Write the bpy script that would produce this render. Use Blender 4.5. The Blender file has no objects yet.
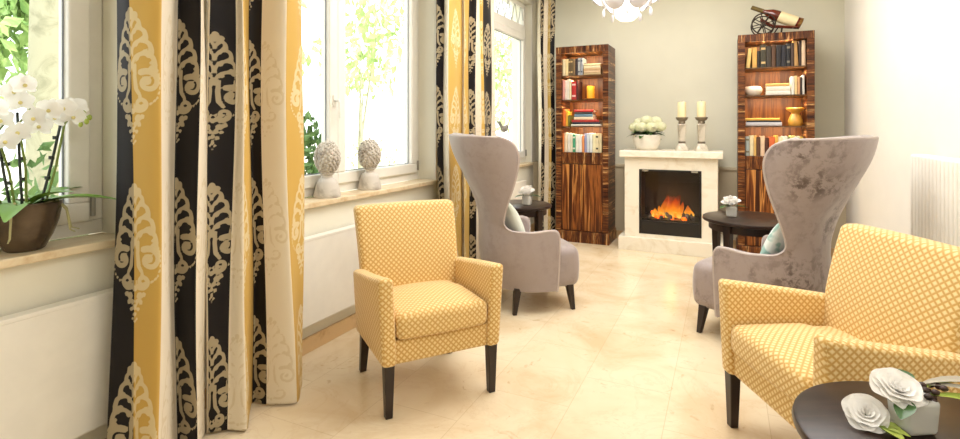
import bpy, bmesh, math, random
import numpy as np
from mathutils import Vector, Matrix, Euler
random.seed(7)
S = bpy.context.scene
COL = S.collection
R = math.radians
PI = math.pi

# ------------------------------------------------------------------ camera
cam_d = bpy.data.cameras.new('camera'); cam = bpy.data.objects.new('camera', cam_d); COL.objects.link(cam)
cam.location = (0, 0, 1.25); cam.rotation_euler = (R(90), 0, R(25.2))
cam_d.sensor_width = 36; cam_d.lens = 520 / 960 * 36; cam_d.shift_y = -92.5 / 960; cam_d.clip_start = .05
S.camera = cam
# ------------------------------------------------------------------ world, sun, large lights, exposure
W = bpy.data.worlds.new('sky'); S.world = W; W.use_nodes = True
bg = W.node_tree.nodes['Background']; bg.inputs[0].default_value = (.93, .97, 1, 1); bg.inputs[1].default_value = 2.5
S.view_settings.view_transform = 'Standard'; S.view_settings.look = 'None'
S.view_settings.gamma = 1; S.view_settings.use_curve_mapping = False; S.view_settings.exposure = 0.25


def light(name, kind, loc, rot, power, color, size=None, sy=None):
    l = bpy.data.lights.new(name, kind); l.energy = power; l.color = color
    if kind == 'AREA':
        l.shape = 'RECTANGLE'; l.size = size; l.size_y = sy or size
    elif kind == 'SUN':
        l.angle = R(2)
    elif size:
        l.shadow_soft_size = size
    o = bpy.data.objects.new(name, l); COL.objects.link(o); o.location = loc; o.rotation_euler = rot
    return o


light('sun', 'SUN', (6, 0, 9), (0, R(42), R(12)), 3.4, (1, .96, .88))
light('added_fill_far', 'AREA', (-.5, 3.6, 2.92), (0, 0, 0), 88, (1, .985, .965), 1.6, 3.0)  # added soft fill to brighten the far half; unseen, no fixture here
light('added_flash_fill_near', 'AREA', (.35, .6, 2.90), (0, R(30), 0), 36, (1, .985, .96), 1.8, 2.0)  # added out-of-view fill tilted at the left wall, stands in for a flash


# ------------------------------------------------------------------ helpers
def lin(c):
    return tuple(((x / 255) / 12.92 if x / 255 <= .04045 else ((x / 255 + .055) / 1.055) ** 2.4) for x in c) + (1,)


def tag(o, label=None, cat=None, group=None, kind=None):
    if label: o['label'] = label
    if cat: o['category'] = cat
    if group: o['group'] = group
    if kind: o['kind'] = kind
    return o


def thing(name, label, cat, loc=(0, 0, 0), rz=0, group=None):
    o = bpy.data.objects.new(name, None); COL.objects.link(o); o.location = loc; o.rotation_euler = (0, 0, rz)
    o.empty_display_size = .1
    return tag(o, label, cat, group)


def copy_tree(o, parent=None):
    kids = [k for k in o.children]
    c = o.copy(); COL.objects.link(c)
    if parent: c.parent = parent
    for k in kids: copy_tree(k, c)
    return c


class MB:
    def __init__(s): s.v = []; s.f = []; s.uv = None

    def add(s, vs, fs):
        n = len(s.v); s.v += [tuple(p) for p in vs]; s.f += [tuple(i + n for i in q) for q in fs]; return s

    def box(s, x0, x1, y0, y1, z0, z1):
        return s.add([(x0, y0, z0), (x1, y0, z0), (x1, y1, z0), (x0, y1, z0), (x0, y0, z1), (x1, y0, z1), (x1, y1, z1), (x0, y1, z1)],
                     [(3, 2, 1, 0), (4, 5, 6, 7), (0, 1, 5, 4), (1, 2, 6, 5), (2, 3, 7, 6), (3, 0, 4, 7)])

    def hexa(s, b, t):
        return s.add(list(b) + list(t), [(3, 2, 1, 0), (4, 5, 6, 7), (0, 1, 5, 4), (1, 2, 6, 5), (2, 3, 7, 6), (3, 0, 4, 7)])

    def rbox(s, c, d, r, k=3, m=5, deform=None):
        """rounded box: centre, full dims, corner radius; deform maps a local point (about the centre)"""
        ax = []
        for h in [q / 2 for q in d]:
            rr = min(r, h * .98)
            e = [-h + rr * math.tan(PI / 4 * (j / k)) * 1.0 for j in range(k + 1)]
            mid = [(-h + rr) + (2 * h - 2 * rr) * j / m for j in range(1, m)]
            ax.append(e + mid + [-q for q in reversed(e)])
        n = [len(a) for a in ax]; idx = {}; vs = []

        def vid(i, j, l):
            key = (i, j, l)
            if key not in idx:
                p = [ax[0][i], ax[1][j], ax[2][l]]
                cl = [max(-(d[q] / 2 - min(r, d[q] / 2 * .98)), min(d[q] / 2 - min(r, d[q] / 2 * .98), p[q])) for q in range(3)]
                dv = Vector([p[q] - cl[q] for q in range(3)])
                if dv.length > 1e-9:
                    rr = Vector([min(r, d[q] / 2 * .98) for q in range(3)])
                    dv.normalize(); p = [cl[q] + dv[q] * rr[q] for q in range(3)]
                if deform: p = deform(*p)
                idx[key] = len(vs); vs.append((p[0] + c[0], p[1] + c[1], p[2] + c[2]))
            return idx[key]
        fs = []
        I, J, K = n
        for i in range(I - 1):
            for j in range(J - 1):
                fs.append((vid(i, j, 0), vid(i, j + 1, 0), vid(i + 1, j + 1, 0), vid(i + 1, j, 0)))
                fs.append((vid(i, j, K - 1), vid(i + 1, j, K - 1), vid(i + 1, j + 1, K - 1), vid(i, j + 1, K - 1)))
        for i in range(I - 1):
            for l in range(K - 1):
                fs.append((vid(i, 0, l), vid(i + 1, 0, l), vid(i + 1, 0, l + 1), vid(i, 0, l + 1)))
                fs.append((vid(i, J - 1, l), vid(i, J - 1, l + 1), vid(i + 1, J - 1, l + 1), vid(i + 1, J - 1, l)))
        for j in range(J - 1):
            for l in range(K - 1):
                fs.append((vid(0, j, l), vid(0, j, l + 1), vid(0, j + 1, l + 1), vid(0, j + 1, l)))
                fs.append((vid(I - 1, j, l), vid(I - 1, j + 1, l), vid(I - 1, j + 1, l + 1), vid(I - 1, j, l + 1)))
        return s.add(vs, fs)

    def lathe(s, prof, c=(0, 0, 0), n=24, sq=0, rot=0, axis=None):
        vs = []
        M = None
        if axis is not None:
            M = Vector((0, 0, 1)).rotation_difference(Vector(axis).normalized()).to_matrix()
        for (r, z) in prof:
            for i in range(n):
                a = 2 * PI * i / n + rot; k = 1
                if sq: k = 1 / (abs(math.cos(a)) ** sq + abs(math.sin(a)) ** sq) ** (1 / sq)
                p = Vector((r * k * math.cos(a), r * k * math.sin(a), z))
                if M: p = M @ p
                vs.append((p[0] + c[0], p[1] + c[1], p[2] + c[2]))
        fs = []
        for j in range(len(prof) - 1):
            for i in range(n):
                fs.append((j * n + i, j * n + (i + 1) % n, (j + 1) * n + (i + 1) % n, (j + 1) * n + i))
        if prof[0][0] > 1e-6: fs.append(tuple(reversed(range(n))))
        if prof[-1][0] > 1e-6: fs.append(tuple((len(prof) - 1) * n + i for i in range(n)))
        return s.add(vs, fs)

    def tube(s, pts, r, n=8):
        pts = [Vector(p) for p in pts]; m = len(pts)
        rs = r if isinstance(r, (list, tuple)) else [r] * m
        vs = []; up = None
        for i, p in enumerate(pts):
            t = (pts[min(i + 1, m - 1)] - pts[max(i - 1, 0)]).normalized()
            if up is None:
                up = Vector((0, 0, 1)) if abs(t.z) < .9 else Vector((1, 0, 0))
            a = (up - t * up.dot(t)).normalized(); b = t.cross(a); up = a
            for k in range(n):
                an = 2 * PI * k / n
                vs.append(p + (a * math.cos(an) + b * math.sin(an)) * rs[i])
        fs = [(i * n + k, i * n + (k + 1) % n, (i + 1) * n + (k + 1) % n, (i + 1) * n + k) for i in range(m - 1) for k in range(n)]
        fs += [tuple(reversed(range(n))), tuple((m - 1) * n + k for k in range(n))]
        return s.add(vs, fs)

    def grid(s, P, cu=False, cv=False):
        m = len(P); n = len(P[0])
        vs = [q for row in P for q in row]; fs = []
        for i in range(m if cu else m - 1):
            for j in range(n if cv else n - 1):
                fs.append((i * n + j, i * n + (j + 1) % n, ((i + 1) % m) * n + (j + 1) % n, ((i + 1) % m) * n + j))
        return s.add(vs, fs)

    def ell(s, c, r, nu=16, nv=10, M=None):
        prof = [(math.sin(PI * j / nv), -math.cos(PI * j / nv)) for j in range(nv + 1)]
        prof[0] = (1e-4, -1); prof[-1] = (1e-4, 1)
        vs = []
        for (q, z) in prof:
            for i in range(nu):
                a = 2 * PI * i / nu
                p = Vector((q * math.cos(a) * r[0], q * math.sin(a) * r[1], z * r[2]))
                if M: p = M @ p
                vs.append(p + Vector(c))
        fs = [(j * nu + i, j * nu + (i + 1) % nu, (j + 1) * nu + (i + 1) % nu, (j + 1) * nu + i) for j in range(nv) for i in range(nu)]
        return s.add(vs, fs)

    def build(s, name, mat, parent=None, smooth=True, ang=40, bevel=0, seg=2, sub=0, uv=True, solid=0):
        me = bpy.data.meshes.new(name); me.from_pydata(s.v, [], s.f); me.update()
        bm = bmesh.new(); bm.from_mesh(me); bmesh.ops.recalc_face_normals(bm, faces=bm.faces) if not s.uv else None
        bm.to_mesh(me); bm.free()
        if s.uv:
            l = me.uv_layers.new(name='UVMap')
            for lp in me.loops: l.data[lp.index].uv = s.uv[lp.vertex_index]
        elif uv:
            l = me.uv_layers.new(name='UVMap')
            for p in me.polygons:
                n = p.normal; a = [abs(n.x), abs(n.y), abs(n.z)]
                k = a.index(max(a))
                for li in p.loop_indices:
                    c = me.vertices[me.loops[li].vertex_index].co
                    l.data[li].uv = (c.y, c.z) if k == 0 else ((c.x, c.z) if k == 1 else (c.x, c.y))
        if smooth:
            me.shade_smooth(); me.set_sharp_from_angle(angle=R(ang))
        me.materials.append(mat)
        o = bpy.data.objects.new(name, me); COL.objects.link(o)
        if parent: o.parent = parent
        if solid:
            m = o.modifiers.new('solid', 'SOLIDIFY'); m.thickness = solid; m.offset = 0
        if bevel:
            m = o.modifiers.new('bevel', 'BEVEL'); m.width = bevel; m.segments = seg; m.limit_method = 'ANGLE'; m.angle_limit = R(35); m.harden_normals = smooth
        if sub:
            m = o.modifiers.new('sub', 'SUBSURF'); m.levels = sub; m.render_levels = sub
        return o


# ------------------------------------------------------------------ materials
class NT:
    def __init__(s, name):
        s.m = bpy.data.materials.new(name); s.m.use_nodes = True; s.t = s.m.node_tree; s.p = s.t.nodes['Principled BSDF']

    def n(s, k, **kw):
        x = s.t.nodes.new(k)
        for a, b in kw.items(): setattr(x, a, b)
        return x

    def l(s, a, b): s.t.links.new(a, b)

    def math(s, op, a, b=None, c=None):
        x = s.n('ShaderNodeMath', operation=op)
        for i, q in enumerate((a, b, c)):
            if q is None: continue
            if isinstance(q, (int, float)): x.inputs[i].default_value = q
            else: s.l(q, x.inputs[i])
        return x.outputs[0]

    def ramp(s, fac, stops, interp='LINEAR'):
        x = s.n('ShaderNodeValToRGB'); x.color_ramp.interpolation = interp
        e = x.color_ramp.elements
        while len(e) < len(stops): e.new(.5)
        for i, (p, c) in enumerate(stops): e[i].position = p; e[i].color = c if len(c) == 4 else lin(c)
        s.l(fac, x.inputs[0]); return x.outputs[0]

    def noise(s, scale, detail=4, vec=None, rough=.55, coord='Object', mapscale=None, dist=0):
        tc = s.n('ShaderNodeTexCoord'); v = tc.outputs[coord]
        if mapscale:
            mp = s.n('ShaderNodeMapping'); s.l(v, mp.inputs[0]); mp.inputs['Scale'].default_value = mapscale; v = mp.outputs[0]
        x = s.n('ShaderNodeTexNoise'); x.inputs['Scale'].default_value = scale; x.inputs['Detail'].default_value = detail
        x.inputs['Roughness'].default_value = rough; x.inputs['Distortion'].default_value = dist
        s.l(v, x.inputs['Vector']); return x.outputs[0]

    def mix(s, f, a, b):
        x = s.n('ShaderNodeMix', data_type='RGBA')
        if isinstance(f, (int, float)): x.inputs[0].default_value = f
        else: s.l(f, x.inputs[0])
        for i, q in ((6, a), (7, b)):
            if isinstance(q, tuple): x.inputs[i].default_value = q if len(q) == 4 else lin(q)
            else: s.l(q, x.inputs[i])
        return x.outputs[2]

    def bump(s, h, strength=.2, dist=.01):
        x = s.n('ShaderNodeBump'); x.inputs['Strength'].default_value = strength; x.inputs['Distance'].default_value = dist
        s.l(h, x.inputs['Height']); s.l(x.outputs[0], s.p.inputs['Normal'])

    def col(s, c):
        if isinstance(c, tuple): s.p.inputs['Base Color'].default_value = c if len(c) == 4 else lin(c)
        else: s.l(c, s.p.inputs['Base Color'])

    def set(s, **kw):
        for a, b in kw.items(): s.p.inputs[a.replace('_', ' ')].default_value = b


_pc = {}


def plain(c, rough=.5, metal=0, spec=.5, vary=.06, scale=14):
    key = (c, rough, metal, spec, vary)
    if key in _pc: return _pc[key]
    t = NT('mat_%d_%d_%d' % c)
    d = tuple(max(0, min(255, x * (1 - vary))) for x in c)
    t.col(t.ramp(t.noise(scale, 3), [(.3, d), (.7, c)]))
    t.set(Roughness=rough, Metallic=metal); t.p.inputs['Specular IOR Level'].default_value = spec
    _pc[key] = t.m; return t.m


def emis(c, strength, name):
    t = NT(name); t.col(c); t.p.inputs['Emission Color'].default_value = lin(c); t.p.inputs['Emission Strength'].default_value = strength
    return t.m


def m_paint(name, c, bump=.05):
    t = NT(name); d = tuple(x * .975 for x in c)
    t.col(t.ramp(t.noise(2.2, 3), [(.3, d), (.7, c)])); t.set(Roughness=.75)
    t.bump(t.noise(180, 2), bump, .002); return t.m


M_wall_l = m_paint('cream_wall_paint', (238, 233, 215))
M_wall_f = m_paint('sage_wall_paint', (219, 215, 195))
M_wall_r = m_paint('white_wall_paint', (244, 239, 229))
M_dado = m_paint('beige_dado_paint', (206, 192, 164))
M_ceil = m_paint('ceiling_paint', (240, 236, 226))
M_frame = plain((240, 236, 226), .35, vary=.02)
M_rad = plain((240, 236, 226), .35, vary=.02)
M_chrome = plain((200, 200, 200), .2, 1)
M_black = plain((22, 18, 17), .35)
M_leg = plain((42, 28, 22), .32, vary=.2)


def m_floor():
    t = NT('cream_marble_tiles')
    tc = t.n('ShaderNodeTexCoord'); mp = t.n('ShaderNodeMapping'); t.l(tc.outputs['Object'], mp.inputs[0])
    mp.inputs['Rotation'].default_value = (0, 0, R(90)); mp.inputs['Location'].default_value = (.1, .23, 0)
    b = t.n('ShaderNodeTexBrick'); t.l(mp.outputs[0], b.inputs['Vector'])
    b.inputs['Scale'].default_value = 1; b.inputs['Brick Width'].default_value = .62; b.inputs['Row Height'].default_value = .4
    b.inputs['Mortar Size'].default_value = .0018; b.inputs['Mortar Smooth'].default_value = .3; b.offset = .5
    b.inputs['Color1'].default_value = (0, 0, 0, 1); b.inputs['Color2'].default_value = (1, 1, 1, 1); b.inputs['Mortar'].default_value = (.5, .5, .5, 1)
    base = t.mix(b.outputs['Color'], (222, 204, 172), (231, 214, 185))
    cloud = t.ramp(t.noise(2.3, 5, dist=.6), [(.34, (202, 170, 126)), (.52, (227, 208, 175)), (.8, (238, 226, 202))])
    base = t.mix(.55, base, cloud)
    speck = t.ramp(t.noise(9, 8, rough=.62, dist=1.2), [(.62, (0, 0, 0, 1)), (.74, (1, 1, 1, 1))])
    base = t.mix(t.math('MULTIPLY', speck, .7), base, (178, 138, 94))
    vein = t.noise(1.6, 6, rough=.65, dist=2.2)
    vn = t.ramp(t.math('ABSOLUTE', t.math('SUBTRACT', vein, .5)), [(.0, (1, 1, 1, 1)), (.02, (0, 0, 0, 1))])
    base = t.mix(t.math('MULTIPLY', vn, .16), base, (196, 160, 116))
    base = t.mix(t.math('MULTIPLY', b.outputs['Fac'], .45), base, (186, 158, 120))
    t.col(base); t.set(Roughness=.24); t.p.inputs['Specular IOR Level'].default_value = .4
    return t.m


def m_marble(name, c, d, rough=.3):
    t = NT(name)
    t.col(t.ramp(t.noise(5, 7, rough=.62, dist=1.0), [(.32, d), (.5, c), (.75, c)])); t.set(Roughness=rough); return t.m


M_floor = m_floor()
M_sill = m_marble('sill_marble', (232, 214, 180), (205, 172, 124))
M_base = m_marble('baseboard_marble', (214, 180, 132), (176, 134, 88), .35)
M_mantel = m_marble('mantel_limestone', (240, 232, 214), (226, 213, 188), .45)


def m_lattice():
    t = NT('gold_lattice_weave')
    tc = t.n('ShaderNodeTexCoord'); sp = t.n('ShaderNodeSeparateXYZ'); t.l(tc.outputs['UV'], sp.inputs[0])
    per = .026
    a = t.math('DIVIDE', t.math('ADD', sp.outputs[0], sp.outputs[1]), per)
    b = t.math('DIVIDE', t.math('SUBTRACT', sp.outputs[0], sp.outputs[1]), per)
    fa = t.math('ABSOLUTE', t.math('SUBTRACT', t.math('FRACT', a), .5))
    fb = t.math('ABSOLUTE', t.math('SUBTRACT', t.math('FRACT', b), .5))
    m = t.math('MAXIMUM', fa, fb)              # 0 centre of a diamond, .5 on the lattice
    c = t.ramp(m, [(.0, (243, 222, 172)), (.27, (237, 211, 155)), (.36, (209, 168, 100)), (.5, (200, 155, 84))])
    t.col(t.mix(t.math('MULTIPLY', t.noise(260, 2, coord='UV'), .25), c, (226, 184, 104)))
    t.set(Roughness=.72); t.p.inputs['Sheen Weight'].default_value = .25; t.p.inputs['Specular IOR Level'].default_value = .25
    t.bump(t.ramp(m, [(.25, (1, 1, 1, 1)), (.36, (0, 0, 0, 1))]), .35, .002)
    return t.m


M_gold = m_lattice()


def m_velvet(name, c, d, amount):
    t = NT(name)
    n = t.ramp(t.noise(17, 9, rough=.72, dist=.3), [(.47, (0, 0, 0, 1)), (.57, (1, 1, 1, 1))])
    n2 = t.ramp(t.noise(4.0, 3), [(.42, (.12, .12, .12, 1)), (.62, (1, 1, 1, 1))])
    f = t.math('MULTIPLY', t.math('MULTIPLY', n, n2), amount)
    t.col(t.mix(f, c, d)); t.set(Roughness=.55)
    t.p.inputs['Sheen Weight'].default_value = .5; t.p.inputs['Sheen Roughness'].default_value = .4
    t.p.inputs['Specular IOR Level'].default_value = .3
    t.bump(t.noise(40, 3), .12, .004); return t.m


M_velvet = m_velvet('taupe_velvet', (160, 147, 143), (134, 119, 115), .4)
M_velvet2 = m_velvet('crushed_taupe_velvet', (162, 148, 144), (92, 78, 73), .9)
M_pipe = plain((190, 176, 170), .5)


def m_wood(name, sc, stops, rough=.36, dist=.4):
    t = NT(name)
    n = t.noise(1, 5, mapscale=sc, rough=.6, dist=dist)
    t.col(t.ramp(t.math('MULTIPLY_ADD', n, 1.7, -.35), stops)); t.set(Roughness=rough); t.p.inputs['Specular IOR Level'].default_value = .3
    return t.m


ST = [(.28, (40, 18, 9)), (.40, (84, 44, 20)), (.47, (150, 88, 40)), (.52, (70, 34, 15)), (.60, (112, 60, 27)), (.66, (206, 142, 74)), (.71, (96, 50, 22)), (.8, (60, 28, 13))]
SB = [(.30, (46, 20, 11)), (.40, (92, 48, 22)), (.47, (50, 22, 12)), (.53, (150, 92, 44)), (.56, (64, 30, 14)), (.62, (104, 56, 26)), (.67, (220, 172, 112)), (.72, (70, 34, 16))]
M_woodv = m_wood('striped_wood_vertical', (10, 10, .4), ST, dist=.35)
M_woodh = m_wood('striped_wood_crossband', (1.0, 1.0, 26), SB, dist=.05)
M_woodx = m_wood('striped_wood_top_band', (20, 1.0, 1.0), SB, dist=.05)
M_woodin = m_wood('shelf_back_wood', (14, 14, .9), [(.30, (98, 52, 22)), (.5, (156, 94, 42)), (.62, (116, 64, 28)), (.75, (196, 136, 70))])
M_dark = m_wood('dark_table_wood', (3, 30, 3), [(.3, (34, 23, 19)), (.7, (52, 36, 30))], .3)


# ------------------------------------------------------------------ damask curtain fabric
def damask_field(nx=128, ny=330, w=.236, h=.62):
    """signed distance (m) to a damask ornament, x in [-w/2,w/2], z in [0,h]; negative inside"""
    xs = (np.arange(nx) / (nx - 1) - .5) * w; zs = np.arange(ny) / (ny - 1) * h
    X, Z = np.meshgrid(xs, zs); AX = np.abs(X)
    D = np.full(X.shape, 1.0)

    def cap(pts, rs):
        nonlocal D
        for (p, q, r0, r1) in zip(pts[:-1], pts[1:], rs[:-1], rs[1:]):
            dx, dz = q[0] - p[0], q[1] - p[1]; L = dx * dx + dz * dz + 1e-12
            t = np.clip(((AX - p[0]) * dx + (Z - p[1]) * dz) / L, 0, 1)
            D = np.minimum(D, np.hypot(AX - p[0] - t * dx, Z - p[1] - t * dz) - (r0 + (r1 - r0) * t))

    def cut(fn):
        nonlocal D
        D = np.maximum(D, -fn)

    def disc(x, z, r): return np.hypot(AX - x, Z - z) - r

    def spiral(cx, cz, r0, turns, a0, sgn, w0, w1, n=22):
        P = []; Q = []
        for i in range(n):
            t = i / (n - 1); a = a0 + sgn * turns * 2 * PI * t; r = r0 * (1 - .78 * t)
            P.append((cx + r * math.cos(a), cz + r * math.sin(a))); Q.append(w0 + (w1 - w0) * t)
        cap(P, Q)
    def drop_(x, z, r):
        nonlocal D
        D = np.minimum(D, disc(x, z, r))
    # top trefoil
    drop_(0, .520, .013); drop_(.017, .506, .012); drop_(.0, .500, .010)
    # acanthus leaves curling outwards, each with a rounded tip
    for (z0, L, hgt, wd) in [(.468, .030, .024, .0060), (.424, .050, .034, .0068), (.374, .068, .040, .0074), (.324, .080, .044, .0078)]:
        P = []; Q = []
        for i in range(13):
            t = i / 12; a = R(200) - R(235) * t
            P.append((.004 + L * .5 + L * .5 * math.cos(a) * (1 if t < .75 else .92), z0 + hgt * math.sin(max(a, R(-38))) * (1.0 if a > 0 else .5))); Q.append(wd * (.45 + .75 * t ** .6))
        cap(P, Q); drop_(P[-1][0] - .002, P[-1][1] + .002, wd * 1.75); drop_(L * .62, z0 + hgt * 1.12, wd * 1.25); drop_(L * .28, z0 + hgt * .62, wd * 1.1)
    # big scroll with its eye
    spiral(.056, .268, .040, 1.2, R(120), -1, .0115, .006); drop_(.056, .268, .0105)
    cap([(.016, .33), (.012, .29), (.016, .245), (.03, .222)], [.005, .0075, .008, .006])
    # lower volute
    spiral(.030, .192, .026, 1.05, R(230), 1, .009, .005)
    # beads outside the scroll
    for i in range(15):
        a = R(62 - i * 12.5); drop_(.034 + .068 * math.cos(a), .262 + .080 * math.sin(a), .0058)
    # lower fleuron
    for (x, z, r) in [(0, .165, .010), (.020, .140, .012), (.036, .146, .0085), (.010, .120, .009), (.026, .118, .0075), (0, .10, .009), (.015, .094, .0075), (0, .076, .0075), (.009, .062, .0055), (0, .05, .005)]:
        drop_(x, z, r)
    return D, w, h


DF, DW, DH = damask_field()


def damask(x, z):
    z = z % DH
    fx = (x / DW + .5) * (DF.shape[1] - 1); fz = z / DH * (DF.shape[0] - 1)
    if fx < 0 or fx > DF.shape[1] - 1: return .05
    i = min(int(fx), DF.shape[1] - 2); j = min(int(fz), DF.shape[0] - 2); a = fx - i; b = fz - j
    return float((DF[j, i] * (1 - a) + DF[j, i + 1] * a) * (1 - b) + (DF[j + 1, i] * (1 - a) + DF[j + 1, i + 1] * a) * b)


def m_curtain():
    t = NT('striped_damask_satin')
    tc = t.n('ShaderNodeTexCoord'); sp = t.n('ShaderNodeSeparateXYZ'); t.l(tc.outputs['UV'], sp.inputs[0])
    f = t.math('DIVIDE', sp.outputs[0], 3.0)
    base = t.ramp(f, [(0, (25, 21, 22)), (1 / 3, (201, 163, 84)), (2 / 3, (226, 214, 192))], 'CONSTANT')
    mot = t.ramp(f, [(0, (168, 154, 126)), (1 / 3, (218, 198, 152)), (2 / 3, (216, 201, 172))], 'CONSTANT')
    at = t.n('ShaderNodeAttribute'); at.attribute_name = 'ornament'
    k = t.ramp(t.math('ADD', t.math('MULTIPLY', at.outputs['Fac'], 20), .5), [(.485, (1, 1, 1, 1)), (.515, (0, 0, 0, 1))])
    t.col(t.mix(k, base, mot)); t.set(Roughness=.6); t.p.inputs['Specular IOR Level'].default_value = .2
    t.p.inputs['Sheen Weight'].default_value = .04
    return t.m


M_curtain = m_curtain()


# ------------------------------------------------------------------ room shell
FW = 6.06      # far wall
RW = 1.05      # right wall
LW = -2.10     # left wall
BK = -1.5      # wall behind the camera
CH = 3.0
W1 = (-.85, 1.24, -2.25); W2 = (1.62, 3.61, -2.25); W3 = (4.62, 5.90, -2.17)
SZ, WT = .83, 2.72
m = MB().box(LW - .27, RW + .2, BK - .2, FW + .2, -.12, 0)
tag(m.build('floor', M_floor, smooth=False), kind='structure')
m = MB().box(LW - .27, RW + .2, BK - .2, FW + .2, CH, CH + .15)
tag(m.build('ceiling', M_ceil, smooth=False), kind='structure')
m = MB().box(LW - .27, RW + .2, FW, FW + .2, 0, CH)
tag(m.build('wall_far', M_wall_f, smooth=False), kind='structure')
m = MB().box(RW, RW + .2, BK, FW, 0, CH)
tag(m.build('wall_right', M_wall_r, smooth=False), kind='structure')
m = MB().box(LW - .27, RW + .2, BK - .2, BK, 0, CH)
tag(m.build('wall_back', M_wall_l, smooth=False), kind='structure')
m = MB()
m.box(LW - .25, LW, BK, FW, 0, SZ - .03).box(LW - .25, LW, BK, FW, WT, CH)
m.box(LW - .25, LW, BK, W1[0], SZ - .03, WT).box(LW - .25, LW, W1[1], W2[0], SZ - .03, WT)
m.box(LW - .25, LW, W2[1], W3[0], SZ - .03, WT).box(LW - .25, LW, W3[1], FW, SZ - .03, WT)
tag(m.build('wall_left', M_wall_l, smooth=False), kind='structure')
m = MB().box(LW, RW, FW - .08, FW, 0, .80).box(LW, RW, FW - .095, FW, .80, .83)
tag(m.build('trim_1', M_dado, smooth=False, bevel=.004), kind='structure')
m = MB().box(LW, LW + .018, BK, FW - .08, 0, .085)
tag(m.build('baseboard_left', M_base, smooth=False, bevel=.003), kind='structure')
m = MB().box(LW + .02, RW, FW - .098, FW - .08, 0, .085)
tag(m.build('baseboard_far', M_base, smooth=False, bevel=.003), kind='structure')
m = MB().box(RW - .018, RW, BK, FW - .1, 0, .085)
tag(m.build('baseboard_right', M_base, smooth=False, bevel=.003), kind='structure')
m = MB().box(LW + .11, LW + .19, BK, FW, 2.93, CH)
tag(m.build('trim_2', M_frame, smooth=False, bevel=.004), kind='structure')


def m_glass():
    t = NT('window_glass'); t.set(Roughness=0.0, IOR=1.05); t.p.inputs['Transmission Weight'].default_value = 1
    t.col((250, 252, 250)); return t.m


M_glass = m_glass()


def window(name, w, sashes, transom=None):
    y0, y1, xp = w
    root = bpy.data.objects.new(name, None); COL.objects.link(root); root.location = (xp, (y0 + y1) / 2, SZ); tag(root, kind='structure')
    H = WT - SZ; h = (y1 - y0) / 2; fw = .055
    f = MB()
    f.box(-.08, 0, -h, h, 0, fw).box(-.08, 0, -h, h, H - fw, H).box(-.08, 0, -h, -h + fw, fw, H - fw).box(-.08, 0, h - fw, h, fw, H - fw)
    zt = H - fw
    if transom:
        f.box(-.08, .015, -h + fw, h - fw, transom, transom + .10); zt = transom
    f.build('window_frame', M_frame, root, smooth=False, bevel=.006)
    # architrave on the room side of the reveal
    a = MB(); d = LW - xp
    a.box(d, d + .012, -h - .05, -h, -.0, H + .05).box(d, d + .012, h, h + .05, -.0, H + .05).box(d, d + .012, -h, h, H, H + .05)
    a.build('window_casing', M_frame, root, smooth=False, bevel=.004)
    n = sashes; sw = (2 * h - 2 * fw) / n
    for i in range(n):
        a0 = -h + fw + i * sw; a1 = a0 + sw; s = .075; b0, b1 = fw, zt
        q = MB()
        q.box(-.055, .02, a0, a1, b0, b0 + s).box(-.055, .02, a0, a1, b1 - s, b1).box(-.055, .02, a0, a0 + s, b0 + s, b1 - s).box(-.055, .02, a1 - s, a1, b0 + s, b1 - s)
        so = q.build('window_sash', M_frame, root, smooth=False, bevel=.008)
        MB().box(-.022, -.018, a0 + s, a1 - s, b0 + s, b1 - s).build('window_pane', M_glass, so, smooth=False)
        g = MB()
        for (u0, u1, v0, v1) in ((a0 + s, a0 + s + .006, b0 + s, b1 - s), (a1 - s - .006, a1 - s, b0 + s, b1 - s), (a0 + s, a1 - s, b0 + s, b0 + s + .006), (a0 + s, a1 - s, b1 - s - .006, b1 - s)):
            g.box(-.017, -.012, u0, u1, v0, v1)
        g.build('glazing_seal', plain((150, 158, 165), .5), so, smooth=False)
        if i == 0 and n == 2:
            yy = a1 - s / 2
            hd = MB().box(.02, .028, yy - .014, yy + .014, .55, .62).tube([(.024, yy, .585), (.06, yy, .585), (.066, yy, .57), (.066, yy, .47)], .009, 8)
            hd.build('window_handle', M_frame, so)
        if i == n - 1:
            hg = MB().lathe([(.009, 0), (.009, .075)], (.025, a1 + .005, b0 + .02), 10)
            hg.build('window_hinge', plain((170, 168, 160), .3, .8), so)
    if transom:
        t0, t1 = transom + .10, H - fw
        MB().box(-.022, -.018, -h + fw, h - fw, t0, t1).build('transom_pane', M_glass, root, smooth=False)
        lt = MB(); k = 0
        for i in range(-3, 9):
            y = -h + fw + i * .2
            for sg in (1, -1):
                p0 = [y, t0]; p1 = [y + sg * (t1 - t0) * .42, t1]
                lo, hi = -h + fw, h - fw
                # clip to the opening
                tt = [0, 1]
                dy = p1[0] - p0[0]
                ta, tb = sorted(((lo - p0[0]) / dy, (hi - p0[0]) / dy)); ta = max(0, ta); tb = min(1, tb)
                if tb - ta < .05: continue
                A = (-.012, p0[0] + dy * ta, t0 + (t1 - t0) * ta); B = (-.012, p0[0] + dy * tb, t0 + (t1 - t0) * tb)
                lt.tube([A, B], .007, 6)
        lt.build('lattice_bars', plain((196, 196, 186), .5), root)
    s = MB().box(0.0 - .0, LW - xp + .035, -h - .0, h + .0, -.03, 0)
    s.build('window_sill', M_sill, root, smooth=False, bevel=.005)
    return root


window('window_1', W1, 2)
window('window_2', W2, 2)
window('window_3', W3, 1, transom=1.52)


# ------------------------------------------------------------------ outdoors
def m_leaf(name, c, d):
    t = NT(name)
    t.col(t.ramp(t.noise(2.5, 3), [(.35, d), (.65, c)])); t.set(Roughness=.6)
    t.p.inputs['Transmission Weight'].default_value = 0
    return t.m


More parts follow.
